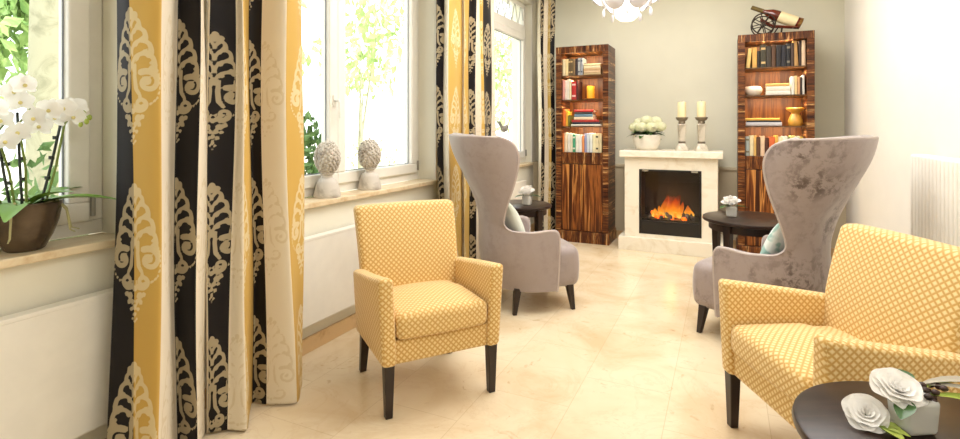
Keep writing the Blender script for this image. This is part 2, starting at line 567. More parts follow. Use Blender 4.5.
M_leaf = m_leaf('pale_spring_leaves', (214, 226, 168), (168, 192, 122))
M_leaf3 = m_leaf('mid_green_leaves', (176, 200, 128), (120, 156, 84))
M_leaf2 = m_leaf('deep_green_leaves', (120, 150, 86), (70, 104, 56))
M_bark = m_marble('grey_bark', (168, 164, 138), (140, 138, 112), .9)
M_gravel = m_marble('pale_gravel', (236, 230, 214), (214, 206, 186), .9)


def foliage(blobs, n, size, seed):
    rd = random.Random(seed); b = MB()
    for (c, r, wt) in blobs:
        for _ in range(int(n * wt)):
            d = Vector((rd.gauss(0, 1), rd.gauss(0, 1), rd.gauss(0, 1))).normalized() * (rd.random() ** .45)
            p = Vector(c) + Vector((d.x * r[0], d.y * r[1], d.z * r[2]))
            e = Euler((rd.uniform(0, 6.3), rd.uniform(0, 6.3), rd.uniform(0, 6.3))).to_matrix()
            s = size * rd.uniform(.6, 1.3)
            vs = [p + e @ Vector(q) for q in ((-s, 0, 0), (0, -s * .45, s * .12), (s, 0, 0), (0, s * .45, s * .12))]
            b.add(vs, [(0, 1, 2, 3)])
    return b


def tree(name, label, x, y, trunk_r, trunk_h, blobs, n, size, seed, mat, g=-.5, group=None):
    t = thing(name, label, 'tree', (x, y, g), 0, group)
    rd = random.Random(seed)
    pts = [(0, 0, -.05), (trunk_r * .3, 0, trunk_h * .4), (-trunk_r * .2, trunk_r * .4, trunk_h * .8), (0, 0, trunk_h * 1.25)]
    b = MB().tube(pts, [trunk_r * 1.25, trunk_r, trunk_r * .85, trunk_r * .35], 14)
    for (c, r, w) in blobs:
        b.tube([(0, 0, trunk_h * .75), (c[0] * .5, c[1] * .5, (trunk_h * .75 + c[2]) / 2 + .1), c], [trunk_r * .4, trunk_r * .25, trunk_r * .1], 8)
    b.build('trunk', M_bark, t)
    foliage(blobs, n, size, seed).build('foliage', mat, t, smooth=False)
    return t


tag(MB().box(-45, LW - .27, -25, 45, -.62, -.5).build('ground', M_gravel, smooth=False), kind='structure')
tree('tree', 'stout pale-barked tree close outside the orchid window', -5.5, 2.55, .14, 5.2,
     [((-.6, -.9, 5.2), (1.3, 1.2, 1.0), 1), ((.4, .5, 5.6), (1.2, 1.0, .9), 1)], 420, .12, 3, M_leaf3)
tree('tree', 'leafy young tree seen in the right pane of the middle window', -6.6, 8.4, .07, 1.8,
     [((0, .0, 3.2), (1.0, 1.0, .75), 1), ((.2, .4, 4.1), (1.1, 1.1, .9), 1), ((-.3, .5, 2.75), (.8, .8, .4), .3)], 300, .11, 5, M_leaf)
tree('tree', 'pale tree seen in the left pane of the middle window', -8.6, 7.3, .09, 2.2,
     [((0, 0, 3.2), (1.3, 1.3, 1.0), 1), ((.2, -.3, 4.2), (1.3, 1.2, 1.0), 1)], 420, .13, 9, M_leaf)
tree('tree', 'distant tree seen through the far window behind the grey wing chair', -7.6, 16.5, .12, 2.4,
     [((0, 0, 2.6), (1.3, 1.3, 1.6), 1), ((.3, .3, 4.4), (1.4, 1.4, 1.1), 1)], 480, .15, 12, M_leaf)
tree('tree', 'broad leafy tree far beyond the orchid window', -11.0, 3.4, .2, 2.6,
     [((0, 0, 3.4), (2.2, 2.4, 1.6), 1.4), ((.3, -1.6, 2.4), (1.6, 1.6, 1.3), 1), ((0, 1.5, 4.6), (1.8, 1.8, 1.2), 1)], 1500, .17, 21, M_leaf3)


def shrub(label, x, y, r, h, seed, mat, n=700, g=-.5):
    t = thing('shrub', label, 'shrub', (x, y, g))
    MB().tube([(0, 0, 0), (.02, .02, h * .6)], [.04, .02], 8).build('stem', M_bark, t)
    foliage([((0, 0, h * .55), (r, r, h * .5), 1)], n, .055, seed).build('foliage', mat, t, smooth=False)


shrub('dense green shrub just outside the middle window behind the left finial', -3.33, 3.41, .30, 1.80, 31, M_leaf2, 1500)
shrub('small pale green shrub far out across the bright gravel', -8.5, 11.2, .8, 1.5, 33, M_leaf, 520)
shrub('low green shrub below the orchid window', -3.9, 1.75, .6, 1.6, 35, M_leaf2, 800)
for i, (x, y, r) in enumerate([(-6.9, 9.6, .28), (-6.3, 9.5, .2), (-7.5, 10.3, .24)]):
    b = MB().ell((0, 0, r * .45), (r * 1.3, r, r * .6), 14, 8)
    o = b.build('boulder', m_marble('pale_stone', (205, 200, 190), (160, 156, 148), .9))
    o.location = (x, y, -.5)
    tag(o, ['largest grey boulder out on the gravel', 'smallest grey boulder out on the gravel', 'farthest grey boulder out on the gravel'][i], 'rock', 'boulders outside')


# ------------------------------------------------------------------ curtains
TH = R(25.2); cs, sn = math.cos(TH), math.sin(TH)


def ray_y(u, x):
    k = (u - 480) / 520; d = x / (-sn + cs * k); return d * (cs + sn * k)


def curtain(label, segs, end, hem, seed, axes, ph, top=2.93, group='damask curtains'):
    """segs: (bearing, x, colour) of every fold edge up high; hem: (bearing, x) of the same edges at the floor"""
    rd = random.Random(seed)
    P = [Vector((x, ray_y(u, x))) for (u, x, c) in segs] + [Vector((end[1], ray_y(*end)))]
    C = [c for (_, _, c) in segs]; ax_ = axes
    n = len(P)
    H = [Vector((x, ray_y(u, x))) for (u, x) in hem] if hem else P
    V = []; UV = []; F = []; A = []
    zs = [0.012 + (top - .012) * (j / 329) for j in range(330)]
    for i in range(n - 1):
        def quad(Q):
            return (Q[i - 1] if i > 0 else Q[i] * 2 - Q[i + 1], Q[i], Q[i + 1], Q[i + 2] if i + 2 < n else Q[i + 1] * 2 - Q[i])

        def herm(q, t):
            m1 = (q[2] - q[0]) * .32; m2 = (q[3] - q[1]) * .32
            return q[1] * (2 * t ** 3 - 3 * t * t + 1) + m1 * (t ** 3 - 2 * t * t + t) + q[2] * (-2 * t ** 3 + 3 * t * t) + m2 * (t ** 3 - t * t)
        qa, qb = quad(P), quad(H)
        L = max((P[i + 1] - P[i]).length, (H[i + 1] - H[i]).length); nc = max(6, int(L / .0055))
        base = len(V)
        sw = .19  # woven stripe width: where the visible fold is narrower the rest is tucked away
        off = 0 if C[i] != 2 else 0
        
        for k in range(nc + 1):
            t = k / nc
            ha, hb = herm(qa, t), herm(qb, t)
            lx = (t - ax_[i]) * L
            for z in zs:
                q = max(0, 1 - z / 1.8) ** 1.3
                x = ha.x + (hb.x - ha.x) * q; y = ha.y + (hb.y - ha.y) * q
                x += .006 * math.sin(z * 3.1 + ha.y * 23 + seed) * min(1, z / .3); y += .008 * math.sin(z * 2.3 + ha.y * 17 + seed * 2)
                V.append((x, y, z)); UV.append((C[i] + .1 + .8 * t, z))
                dd = damask(lx * 1.0, z + ph)
                if C[i] == 2: dd = dd + .0035
                A.append(dd)
        m_ = len(zs)
        for k in range(nc):
            for j in range(m_ - 1):
                a = base + k * m_ + j
                F.append((a, a + m_, a + m_ + 1, a + 1))
    b = MB(); b.v = V; b.f = F; b.uv = UV
    o = b.build('curtain', M_curtain, smooth=True, ang=180)
    at = o.data.attributes.new('ornament', 'FLOAT', 'POINT'); at.data.foreach_set('value', A)
    md = o.modifiers.new('weld', 'WELD'); md.merge_threshold = .0004
    o.modifiers.new('solid', 'SOLIDIFY').thickness = .003
    tag(o, label, 'curtain', group)
    return o


D_, Y_, C_ = 0, 1, 2
PHC = .10
curtain('striped damask curtain nearest the potted orchid, leftmost of all', [(119, -1.97, D_), (131, -1.90, Y_), (165, -1.80, C_), (175, -1.94, D_), (198, -1.84, C_)], (204, -1.92), [(104, -1.93), (133, -1.84), (155, -1.77), (178, -1.93), (199, -1.82), (206.5, -1.91)], 3, [1.0, .05, .5, .1, .5], PHC)
curtain('striped damask curtain ending in a yellow edge beside the two finials', [(205, -1.95, C_), (209, -1.90, D_), (234, -1.87, C_), (241, -1.82, Y_), (251, -1.93, D_), (263, -1.90, C_), (286, -1.80, Y_)], (302, -1.87), [(207, -1.92), (208.5, -1.89), (229, -1.84), (248.5, -1.77), (251, -1.92), (265, -1.85), (296, -1.74), (303.5, -1.84)], 5, [.5, .25, .5, .0, .1, .2, .8], PHC + .03)
curtain('mostly yellow striped curtain hanging behind the left wing chair', [(437, -2.0, D_), (444, -1.97, C_), (449, -1.90, Y_), (462, -1.96, C_), (464, -1.93, Y_), (469, -1.97, D_), (476, -1.92, C_), (480.5, -1.96, Y_), (484, -1.94, D_), (491, -1.97, C_)], (495, -1.96), None, 8, [.0, .5, .5, .5, 0, .3, .5, .5, .5, .2], .2)
curtain('narrow dark striped curtain squeezed beside the left bookcase', [(538, -1.95, C_), (541, -1.90, D_), (544, -1.88, C_), (548, -1.84, Y_), (550.7, -1.80, D_)], (555, -1.76), None, 11, [.5, .0, .5, .5, .2], .3)


# ------------------------------------------------------------------ radiators
def panel_radiator(label, y0, y1):
    t = thing('radiator', label, 'radiator', (LW + .02, (y0 + y1) / 2, .17), 0, 'flat white panel radiators')
    h = (y1 - y0) / 2
    MB().box(.015, .05, -h, h, 0, .475).build('panel', M_rad, t, smooth=False, bevel=.008)
    MB().box(.0, .052, -h - .002, h + .002, .462, .478).build('top_grille', M_rad, t, smooth=False, bevel=.003)
    for s in (-1, 1): MB().box(-.019, .016, s * (h - .15) - .02, s * (h - .15) + .02, .08, .40).build('wall_bracket', M_rad, t, smooth=False)


panel_radiator('flat white panel radiator under the orchid window', -.7, 1.33)
panel_radiator('flat white panel radiator under the two finials', 1.78, 3.35)
panel_radiator('flat white panel radiator under the far window', 4.72, 5.55)
t = thing('radiator', 'pale ribbed column radiator on the right-hand white wall', 'radiator', (RW - .07, 3.19, .14))
for i in range(19):
    y = -.46 + i * .051
    MB().rbox((0, y, .48), (.085, .036, .96), .017, 3, 3).build('radiator_column', M_wall_r, t)
for zz in (.06, .9):
    MB().tube([(0, -.47, zz), (0, .47, zz)], .018, 10).build('header_pipe', M_wall_r, t)
    for yy in (-.4, .4): MB().box(0, .069, yy - .015, yy + .015, zz - .02, zz + .02).build('wall_bracket', M_wall_r, t, smooth=False)


# ------------------------------------------------------------------ yellow armchairs
def make_armchair():
    t = thing('armchair', 'x', 'armchair', group='yellow lattice armchairs')

    def leg(x, y, back):
        sy = .055 if back else 0
        a, b_ = .023, .016
        bt = [(x - b_, y - b_ + sy, 0), (x + b_, y - b_ + sy, 0), (x + b_, y + b_ + sy, 0), (x - b_, y + b_ + sy, 0)]
        tp = [(x - a, y - a, .24), (x + a, y - a, .24), (x + a, y + a, .24), (x - a, y + a, .24)]
        MB().hexa(bt, tp).build('leg', M_leg, t, smooth=False, bevel=.003)
    for s in (-1, 1): leg(s * .250, -.275, False)
    for s in (-1, 1): leg(s * .24, .150, True)
    # rail under the cushion
    MB().rbox((0, -.06, .275), (.48, .45, .105), .012, 2, 4).build('seat_frame', M_gold, t)

    def cush(x, y, z):
        k = max(0, 1 - (x / .225) ** 2) * max(0, 1 - (y / .27) ** 2)
        if z > 0: z += .028 * k
        y -= .012 * max(0, 1 - (x / .23) ** 2) * (1 if y < 0 else 0)
        return (x, y, z - .012 * (y > 0.1))
    MB().rbox((0, -.072, .385), (.446, .475, .115), .034, 4, 8, cush).build('seat_cushion', M_gold, t)
    for s in (-1, 1):
        def arm(x, y, z, s=s):
            # local about centre; flare out and slope down towards the back
            f = (z + .193) / .386
            zz = z + (-.072 * max(0, (y + .24) / .48) * f if f > 0 else 0)
            xx = x + s * .018 * (f - .1) + s * (.010 * (1 - (y / .25) ** 2) * f)
            return (xx, y - .010 * f, zz)
        MB().rbox((s * .252, -.065, .415), (.066, .485, .386), .022, 4, 6, arm).build('armrest', M_gold, t)

    def back(x, y, z):
        f = (z + .3075) / .615
        yy = y + .115 * f + .03 * math.sin(f * PI) * (-1)
        xx = x * (.95 + .10 * f)
        if y < 0: yy -= .014 * max(0, 1 - (x / .27) ** 2) * math.sin(PI * max(0, min(1, f)))
        return (xx, yy, z + .006 * (1 - (x / .28) ** 2) * f)
    MB().rbox((0, .135, .532), (.525, .085, .615), .024, 4, 7, back).build('backrest', M_gold, t)
    return t


ac = make_armchair()
ac.location = (-1.372, 2.222, 0); ac.rotation_euler = (0, 0, R(52))
ac['label'] = 'yellow lattice armchair facing right, in front of the window with the finials'
ac2 = copy_tree(ac); ac2.scale = (1.1, 1, 1); ac2.location = (.402, 2.303, 0); ac2.rotation_euler = (0, 0, R(-62))
ac2['label'] = 'yellow lattice armchair cut by the right edge, behind the dark table with camellias'


# ------------------------------------------------------------------ wing chairs
def spl(xs, ys, x):
    return float(np.interp(x, xs, ys))


def make_wing(mat, name_lab):
    t = thing('wing_chair', name_lab, 'armchair', group='high wing chairs')
    ZZ = [.15, .30, .45, .55, .66, .80, .95, 1.08, 1.20]
    BB = [.28, .31, .345, .375, .415, .465, .515, .56, .60]
    WW = [.295, .30, .305, .305, .295, .300, .315, .33, .338]
    # the front edge, from the floor up: arm front, over the arm, waist, wing, tip
    edge = [(-.070, .15), (-.075, .25), (-.080, .40), (-.080, .495), (-.072, .528), (-.048, .548), (-.01, .552), (.05, .548), (.11, .545), (.17, .550),
            (.222, .553), (.264, .570), (.288, .598), (.294, .635), (.287, .70), (.271, .775), (.250, .85), (.232, .925), (.220, 1.0), (.223, 1.065), (.246, 1.120), (.285, 1.157), (.35, 1.180)]
    # resample
    E = [Vector((a, b)) for a, b in edge]
    fine = []
    for i in range(len(E) - 1):
        p0 = E[max(0, i - 1)]; p1 = E[i]; p2 = E[i + 1]; p3 = E[min(len(E) - 1, i + 2)]
        for k in range(3):
            u = k / 3
            fine.append(.5 * ((2 * p1) + (p2 - p0) * u + (2 * p0 - 5 * p1 + 4 * p2 - p3) * u * u + (3 * p1 - p0 - 3 * p2 + p3) * u ** 3))
    fine.append(E[-1])
    rows_o = []; rows_i = []; N = 33; TK = .060

    def uplan(z, inset):
        b = spl(ZZ, BB, z) - inset; w = spl(ZZ, WW, z) - inset; dep = .30
        yc = b - dep; pl = []
        for k in range(41):
            a = k / 40 * PI / 2; e = 2 / 2.35
            pl.append((w * math.sin(a) ** e, yc + dep * math.cos(a) ** e))
        flare = spl([.5, .62, 1.0, 1.2], [0, 0, .012, .02], z)
        for k in range(1, 30):
            pl.append((w + flare * min(1, k / 14), yc - k * .02))
        return pl

    def row(fy, z, inset, zb):
        pl = uplan(z, inset)
        out = [pl[0]]
        for a, b in zip(pl[:-1], pl[1:]):
            if b[1] <= fy:
                tt = (a[1] - fy) / max(1e-9, a[1] - b[1]); out.append((a[0] + (b[0] - a[0]) * tt, fy)); break
            out.append(b)
        L = [0]
        for a, b in zip(out[:-1], out[1:]): L.append(L[-1] + math.hypot(b[0] - a[0], b[1] - a[1]))
        half = []
        for k in range(N):
            s = L[-1] * k / (N - 1)
            x = float(np.interp(s, L, [q[0] for q in out])); y = float(np.interp(s, L, [q[1] for q in out]))
            f = k / (N - 1)
            half.append((x, y, zb + (z - zb) * (f ** 1.6)))
        return [(-x, y, z_) for (x, y, z_) in reversed(half[1:])] + half
    nz = len(fine)
    for i, e in enumerate(fine):
        zb = .15 + (1.188 - .15) * (i / (nz - 1))
        rows_o.append(row(e.x, e.y, 0, zb))
        rows_i.append(row(e.x, e.y, TK * (1 if e.y < 1.1 else 1 - .0 * e.y), zb))
    b = MB()
    m_ = nz; n_ = 2 * N - 1
    # closed skin: outer + inner + rims, with a rounded rim line between them
    ring = []
    vo = [q for r in rows_o for q in r]; vi = [q for r in rows_i for q in r]
    b.v = vo + vi; off = len(vo)
    for i in range(m_ - 1):
        for j in range(n_ - 1):
            a = i * n_ + j
            b.f.append((a, a + n_, a + n_ + 1, a + 1)); b.f.append((off + a, off + a + 1, off + a + n_ + 1, off + a + n_))
    rim = [(i, 0) for i in range(m_)] + [(m_ - 1, j) for j in range(1, n_)] + [(i, n_ - 1) for i in range(m_ - 2, -1, -1)]
    mids = []
    for (i, j) in rim:
        o_, n2 = Vector(rows_o[i][j]), Vector(rows_i[i][j])
        c = (o_ + n2) / 2
        # push the middle of the rim outwards (away from the shell)
        ii, jj = min(max(i, 1), m_ - 2), min(max(j, 1), n_ - 2)
        inn = Vector(rows_o[ii][jj])
        d = o_ - inn
        d = d - (o_ - n2).normalized() * d.dot((o_ - n2).normalized()) if (o_ - n2).length > 1e-6 else d
        d = d.normalized() if d.length > 1e-6 else Vector((0, 0, 0))
        mids.append(c + d * .022)
    base = len(b.v); b.v += [tuple(q) for q in mids]
    for k in range(len(rim) - 1):
        a = rim[k][0] * n_ + rim[k][1]; a2 = rim[k + 1][0] * n_ + rim[k + 1][1]
        b.f.append((a, a2, base + k + 1, base + k)); b.f.append((base + k, base + k + 1, off + a2, off + a))
    for j in range(n_ - 1):
        b.f.append((j, j + 1, off + j + 1, off + j))
    sh = b.build('backrest_shell', mat, t, ang=70)
    # piping on the outer edge of the rim
    out = []
    for k, (i, j) in enumerate(rim):
        out.append(Vector(rows_o[i][j]) * .75 + mids[k] * .25)
    MB().tube(out, .009, 8).build('piping', M_pipe, t)

    def seat(x, y, z):
        f = (z + .135) / .27
        k = max(0, 1 - (abs(x) / .28) ** 2.4)
        if y < 0: y -= (.03 + .025 * math.sin(PI * max(0, min(1, f)))) * k * min(1, abs(y) / .2)
        else: x *= 1 - .25 * (y / .25) ** 2
        return (x * (1 + .03 * math.sin(PI * max(0, min(1, f)))), y, z + .02 * k * f * max(0, 1 - (y / .33) ** 2))
    MB().rbox((0, -.01, .288), (.515, .47, .27), .05, 4, 8, seat).build('seat', mat, t)

    def leg(x, y, dx, dy):
        a, c = .024, .013
        bt = [(x + dx - c, y + dy - c, 0), (x + dx + c, y + dy - c, 0), (x + dx + c, y + dy + c, 0), (x + dx - c, y + dy + c, 0)]
        tp = [(x - a, y - a, .17), (x + a, y - a, .17), (x + a, y + a, .17), (x - a, y + a, .17)]
        MB().hexa(bt, tp).build('leg', M_leg, t, smooth=False, bevel=.003)
    for s in (-1, 1):
        leg(s * .225, -.19, s * .02, -.02); leg(s * .22, .185, s * .025, .03)
    return t


wl = make_wing(M_velvet, 'taupe velvet high-backed wing chair on the left, in front of the yellow curtain')
wl.location = (-1.262, 3.55, 0); wl.rotation_euler = (0, 0, R(131))
wr = make_wing(M_velvet2, 'mottled crushed-velvet wing chair on the right, in front of the white wall')
wr.location = (.165, 3.54, 0); wr.rotation_euler = (0, 0, R(-120))


def cushion(label, loc, rot, mat, w=.33):
    def pil(x, y, z):
        k = (1 - abs(x / (w / 2)) ** 2.2) * (1 - abs(z / (w / 2)) ** 2.2)
        k = max(0, k)
        s = 1 - .05 * (1 - abs(x / (w / 2)) ** 2) * 0
        return (x * s, (y / .06) * (.008 + .058 * k ** .6), z)
    b = MB().rbox((0, 0, 0), (w, .12, w), .02, 2, 12, pil)
    o = b.build('cushion', mat, None, ang=60); o.location = loc; o.rotation_euler = rot
    return tag(o, label, 'cushion')


def m_cushion(name, a, b_):
    t = NT(name)
    t.col(t.ramp(t.noise(5, 2, dist=1.5), [(.47, a), (.53, b_)])); t.set(Roughness=.6); t.p.inputs['Sheen Weight'].default_value = .2
    return t.m


def in_chair(ch, p):
    M = Matrix.Translation(ch.location) @ ch.rotation_euler.to_matrix().to_4x4()
    return M @ Vector(p)


cushion('pale mint cushion inside the left wing chair', in_chair(wl, (0.0, .16, .575)), (R(-24), 0, R(131)), m_cushion('mint_satin', (206, 212, 196), (216, 220, 206)))
cushion('mint and white patterned cushion inside the right wing chair', in_chair(wr, (.0, .16, .575)), (R(-24), 0, R(-120)), m_cushion('mint_patterned_cotton', (226, 234, 228), (150, 188, 178)))


# ------------------------------------------------------------------ tables
def round_table(label, x, y, r, h, rz=0):
    t = thing('side_table', label, 'side table', (x, y, 0), rz, 'round dark side tables')
    MB().lathe([(1e-4, h - .028), (r - .012, h - .028), (r - .003, h - .024), (r, h - .014), (r - .003, h - .004), (r - .010, h), (1e-4, h)], n=72).build('table_top', M_dark, t, ang=35)
    k = r - .045
    MB().lathe([(k, h - .085), (k, h - .028)], n=64).build('apron', M_dark, t, ang=35)
    for i in range(4):
        a = PI / 4 + i * PI / 2
        c, s = math.cos(a), math.sin(a); q = r - .035; d = .02
        p = lambda w, z, o: (c * (q + o) - s * w, s * (q + o) + c * w, z)
        bt = [p(-.016, 0, .0), p(.016, 0, .0), p(.016, 0, -.03), p(-.016, 0, -.03)]
        tp = [p(-.026, h - .029, .015), p(.026, h - .029, .015), p(.026, h - .029, -.04), p(-.026, h - .029, -.04)]
        MB().hexa(bt, tp).build('leg', M_dark, t, smooth=False, bevel=.003)
    return t


round_table('dark round side table between the left wing chair and the curtain', -1.625, 4.30, .27, .575, .3)
round_table('dark round side table in front of the right bookcase', .185, 4.36, .342, .575, .2)
round_table('dark round table in the right foreground with loose camellia', .44, 1.482, .29, .55, .5)

# ------------------------------------------------------------------ flowers
def m_petal(name, c, d):
    t = NT(name); tl = t.n('ShaderNodeBsdfTranslucent'); tl.inputs[0].default_value = lin(c); mx = t.n('ShaderNodeMixShader'); mx.inputs[0].default_value = .4
    t.l(t.p.outputs[0], mx.inputs[1]); t.l(tl.outputs[0], mx.inputs[2]); t.l(mx.outputs[0], t.t.nodes['Material Output'].inputs[0]); t.col(t.ramp(t.noise(20, 3), [(.3, d), (.6, c)])); t.set(Roughness=.55); t.p.inputs['Subsurface Weight'].default_value = .0
    t.p.inputs['Subsurface Radius'].default_value = (.01, .01, .008); return t.m


M_petal = m_petal('white_petal', (255, 253, 250), (248, 245, 238))
M_hyd = m_petal('cream_hydrangea', (248, 246, 222), (226, 230, 182))
M_green = m_leaf('glossy_leaf', (70, 110, 44), (40, 78, 28)); M_green.node_tree.nodes['Principled BSDF'].inputs['Roughness'].default_value = .3
M_lime = m_leaf('lime_leaf', (190, 204, 96), (150, 172, 70))
M_orchid_leaf = m_leaf('orchid_leaf', (128, 172, 64), (84, 134, 44)); M_orchid_leaf.node_tree.nodes['Principled BSDF'].inputs['Roughness'].default_value = .35
M_stem = plain((120, 140, 60), .5)
M_stake = plain((36, 46, 40), .5)


def petal_grid(L, w, cup, curl, n=7, tip=.0, ripple=0, ph=0):
    """petal pointing to +Y from origin, facing +Z"""
    P = []
    for i in range(n):
        v = i / (n - 1); row = []
        ww = w * (math.sin(PI * (v * .80 + .12)) ** .6) * (1 - .25 * tip * v)
        for j in range(n):
            u = j / (n - 1) * 2 - 1
            x = u * ww; y = L * v * (1 - .10 * u * u * v)
            z = cup * (u * u) * ww + curl * math.sin(v * 2.2) * L + ripple * math.sin(5 * u + ph) * v
            row.append(Vector((x, y, z)))
        P.append(row)
    return P


def bloom(b, c, M, R0, layers, seed):
    """layered open bloom (camellia / rose) into MB b at c with orientation M"""
    rd = random.Random(seed)
    for (k, rad, tilt, L, w) in layers:
        a0 = rd.uniform(0, 6)
        for i in range(k):
            a = a0 + 2 * PI * i / k + rd.uniform(-.15, .15)
            G = petal_grid(L * R0 * rd.uniform(.94, 1.06), w * R0, .22, .10, 9, 0, .012 * R0, rd.uniform(0, 6))
            T = Matrix.Rotation(a, 3, 'Z') @ Matrix.Rotation(tilt, 3, 'X')
            P = [[Vector(c) + M @ (T @ q + Matrix.Rotation(a, 3, 'Z') @ Vector((0, rad * R0, 0))) for q in row] for row in G]
            b.grid(P)


CAM = [(5, .05, R(4), 1.0, .72), (5, .05, R(22), .86, .62), (5, .05, R(34), .70, .50), (5, .05, R(50), .54, .40), (4, .03, R(66), .42, .30), (3, .0, R(80), .32, .24)]


BALL = [(6, .12, R(18), .95, .62), (6, .12, R(50), .92, .62), (6, .14, R(82), .84, .56), (5, .08, R(84), .9, .5), (4, .02, R(86), .95, .4)]


def leaf(b, p, d, up, L, w, fold=.25, droop=.2):
    d = Vector(d).normalized(); s = d.cross(Vector(up)).normalized(); n = s.cross(d)
    P = []
    for i in range(9):
        v = i / 8; ww = w * math.sin(PI * min(1, v * .93 + .05)) ** .8; row = []
        for j in range(5):
            u = j / 2 - 1
            row.append(Vector(p) + d * L * v + s * u * ww + n * (abs(u) * ww * fold - droop * L * v * v))
        P.append(row)
    b.grid(P)


def small_vase(label, x, y, z, r, h, seed, bloom_r):
    t = thing('flower_vase', label, 'vase', (x, y, z), 0, 'small vases with white blooms')
    tg = M_vase
    MB().rbox((0, 0, h / 2), (r * 2, r * 2, h), .012, 3, 3, lambda X, Y, Z: (X * (1 + .12 * Z / h), Y * (1 + .12 * Z / h), Z)).build('vase', tg, t)
    b = MB(); bloom(b, (0, 0, h + .012), Euler((R(12), R(-8), 0)).to_matrix(), bloom_r, BALL, seed); b.build('blossom', M_petal, t, ang=70)
    for a in (.2, 2.2, 4.0):
        b = MB(); leaf(b, (math.cos(a) * r * .5, math.sin(a) * r * .5, h), (math.cos(a), math.sin(a), .1), (0, 0, 1), bloom_r * 1.3, bloom_r * .3); b.build('leaf', M_green, t, ang=70)
    return t


def m_vase():
    t = NT('frosted_glass'); t.col((236, 236, 230)); t.set(Roughness=.25); t.p.inputs['Transmission Weight'].default_value = .35; return t.m


M_vase = m_vase()
small_vase('small glass vase with one white bloom on the table beside the left wing chair', -1.555, 4.27, .575, .036, .078, 4, .080)
small_vase('small glass vase with one white bloom on the table before the right bookcase', .045, 4.36, .575, .038, .078, 8, .074)

# the big vase and the loose camellia on the front table
tz = .55


def on_table(u, v, z=tz):
    d = 520 * (1.25 - z) / (v - 127); k = (u - 480) / 520
    return Vector((-sn * d + cs * k * d, cs * d + sn * k * d, z))


vp = on_table(913, 430)
t = thing('flower_vase', 'white frosted vase with big camellia and striped leaves on the front table', 'vase', tuple(vp), R(30))
MB().rbox((0, 0, .045), (.080, .062, .08), .012, 3, 4, lambda X, Y, Z: (X * (1 + 1.6 * Z), Y * (1 + 1.6 * Z), Z - .005)).build('vase', M_vase, t, ang=60)
b = MB(); bloom(b, (-.030, .012, .086), Euler((R(24), R(10), R(-30))).to_matrix(), .056, CAM, 15); b.build('blossom', M_petal, t, ang=70)
b = MB(); leaf(b, (-.030, -.02, .078), (-.8, -.5, -.15), (0, 0, 1), .06, .020); b.build('leaf', M_green, t, ang=70); b = MB(); leaf(b, (.02, .03, .085), (.3, .8, .2), (0, 0, 1), .09, .026); b.build('leaf', M_green, t, ang=70)
rd = random.Random(2); b = MB()
for i in range(26):
    b.ell((.030 + rd.uniform(-.045, .035), -.005 + rd.uniform(-.03, .03), .088 + rd.uniform(-.014, .018)), (.009, .008, .007), 8, 6)
b.build('seed_pods', plain((74, 44, 36), .5, vary=.4), t)
b = MB(); leaf(b, (.03, -.015, .088), (.75, -.45, .12), (0, 0, 1), .24, .022, .3, .35); b.build('grass_blade', M_lime, t, ang=70); b = MB(); leaf(b, (.03, .0, .098), (.9, .0, .25), (0, 0, 1), .24, .012, .3, .4); b.build('grass_blade', M_lime, t, ang=70)
b = MB(); leaf(b, (.03, .01, .10), (.85, -.2, .32), (0, 0, 1), .22, .016, .3, .5); b.build('silver_leaf', plain((176, 168, 150), .6), t, ang=70); b = MB(); leaf(b, (.03, .01, .098), (.85, -.55, .32), (0, 0, 1), .22, .013, .3, .55); b.build('silver_leaf', plain((176, 168, 150), .6), t, ang=70)
lp = on_table(866, 424)
t = thing('camellia', 'loose white camellia lying on the front table beside the vase', 'flower', tuple(lp + Vector((0, .0, .0))), 0)
b = MB(); bloom(b, (0, 0, .022), Euler((R(36), R(-6), 0)).to_matrix(), .046, CAM, 25); b.build('blossom', M_petal, t, ang=70)
MB().tube([(.0, .0, .02), (.03, -.03, .010), (.055, -.045, .006)], [.008, .006, .004], 8).build('stem', M_stem, t)
b = MB()
for a in (-.9, -.3, .5):
    b = MB(); leaf(b, (.025, -.025, .012), (math.cos(a), math.sin(a), .15), (0, 0, 1), .05, .014); b.build('sepal', M_lime, t, ang=70)

# ------------------------------------------------------------------ orchid
ot = thing('potted_orchid', 'white orchid in a dark bronze pot on the near window sill', 'potted plant', (-2.165, .945, SZ), 0)


def m_bronze():
    t = NT('bronze_glaze'); t.col(t.ramp(t.noise(9, 5), [(.35, (70, 58, 46)), (.65, (104, 88, 70))])); t.set(Roughness=.22, Metallic=.35); return t.m


MB().lathe([(.001, .0), (.048, .0), (.056, .006), (.078, .05), (.094, .10), (.101, .145), (.103, .160), (.099, .166), (.092, .164), (.09, .14), (.001, .138)], n=40).build('plant_pot', m_bronze(), ot)
MB().ell((0, 0, .138), (.09, .09, .018), 20, 8).build('bark_mulch', plain((96, 70, 46), .9, vary=.4), ot)
b = MB()
for (a, L, w, el, dr) in [(.9, .25, .034, .35, .35), (1.9, .21, .036, .5, .3), (-.6, .2, .036, .4, .5), (2.7, .17, .034, .4, .4), (-1.6, .24, .036, .3, .4), (.35, .16, .03, .8, .4), (-2.4, .2, .034, .45, .5)]:
    if math.cos(a) < -.55: L *= .5
    b = MB(); leaf(b, (.015 * math.cos(a), .015 * math.sin(a), .15), (math.cos(a), math.sin(a), el), (0, 0, 1), L, w, .3, dr); b.build('leaf', M_orchid_leaf, ot, ang=70)
b = MB()
for (a, L) in [(1.3, .13), (.9, .1), (-.7, .1)]:
    c, s = math.cos(a), math.sin(a)
    b = MB().tube([(c * .05, s * .05, .15), (c * .085, s * .085, .17), (c * .115, s * .115, .13), (c * (.115 + L * .1), s * (.115 + L * .1), .06), (c * (.10 + L * .4), s * (.10 + L * .4), .05)], [.004, .004, .0035, .003, .002], 6)
    b.build('aerial_root', plain((176, 170, 120), .6), ot)
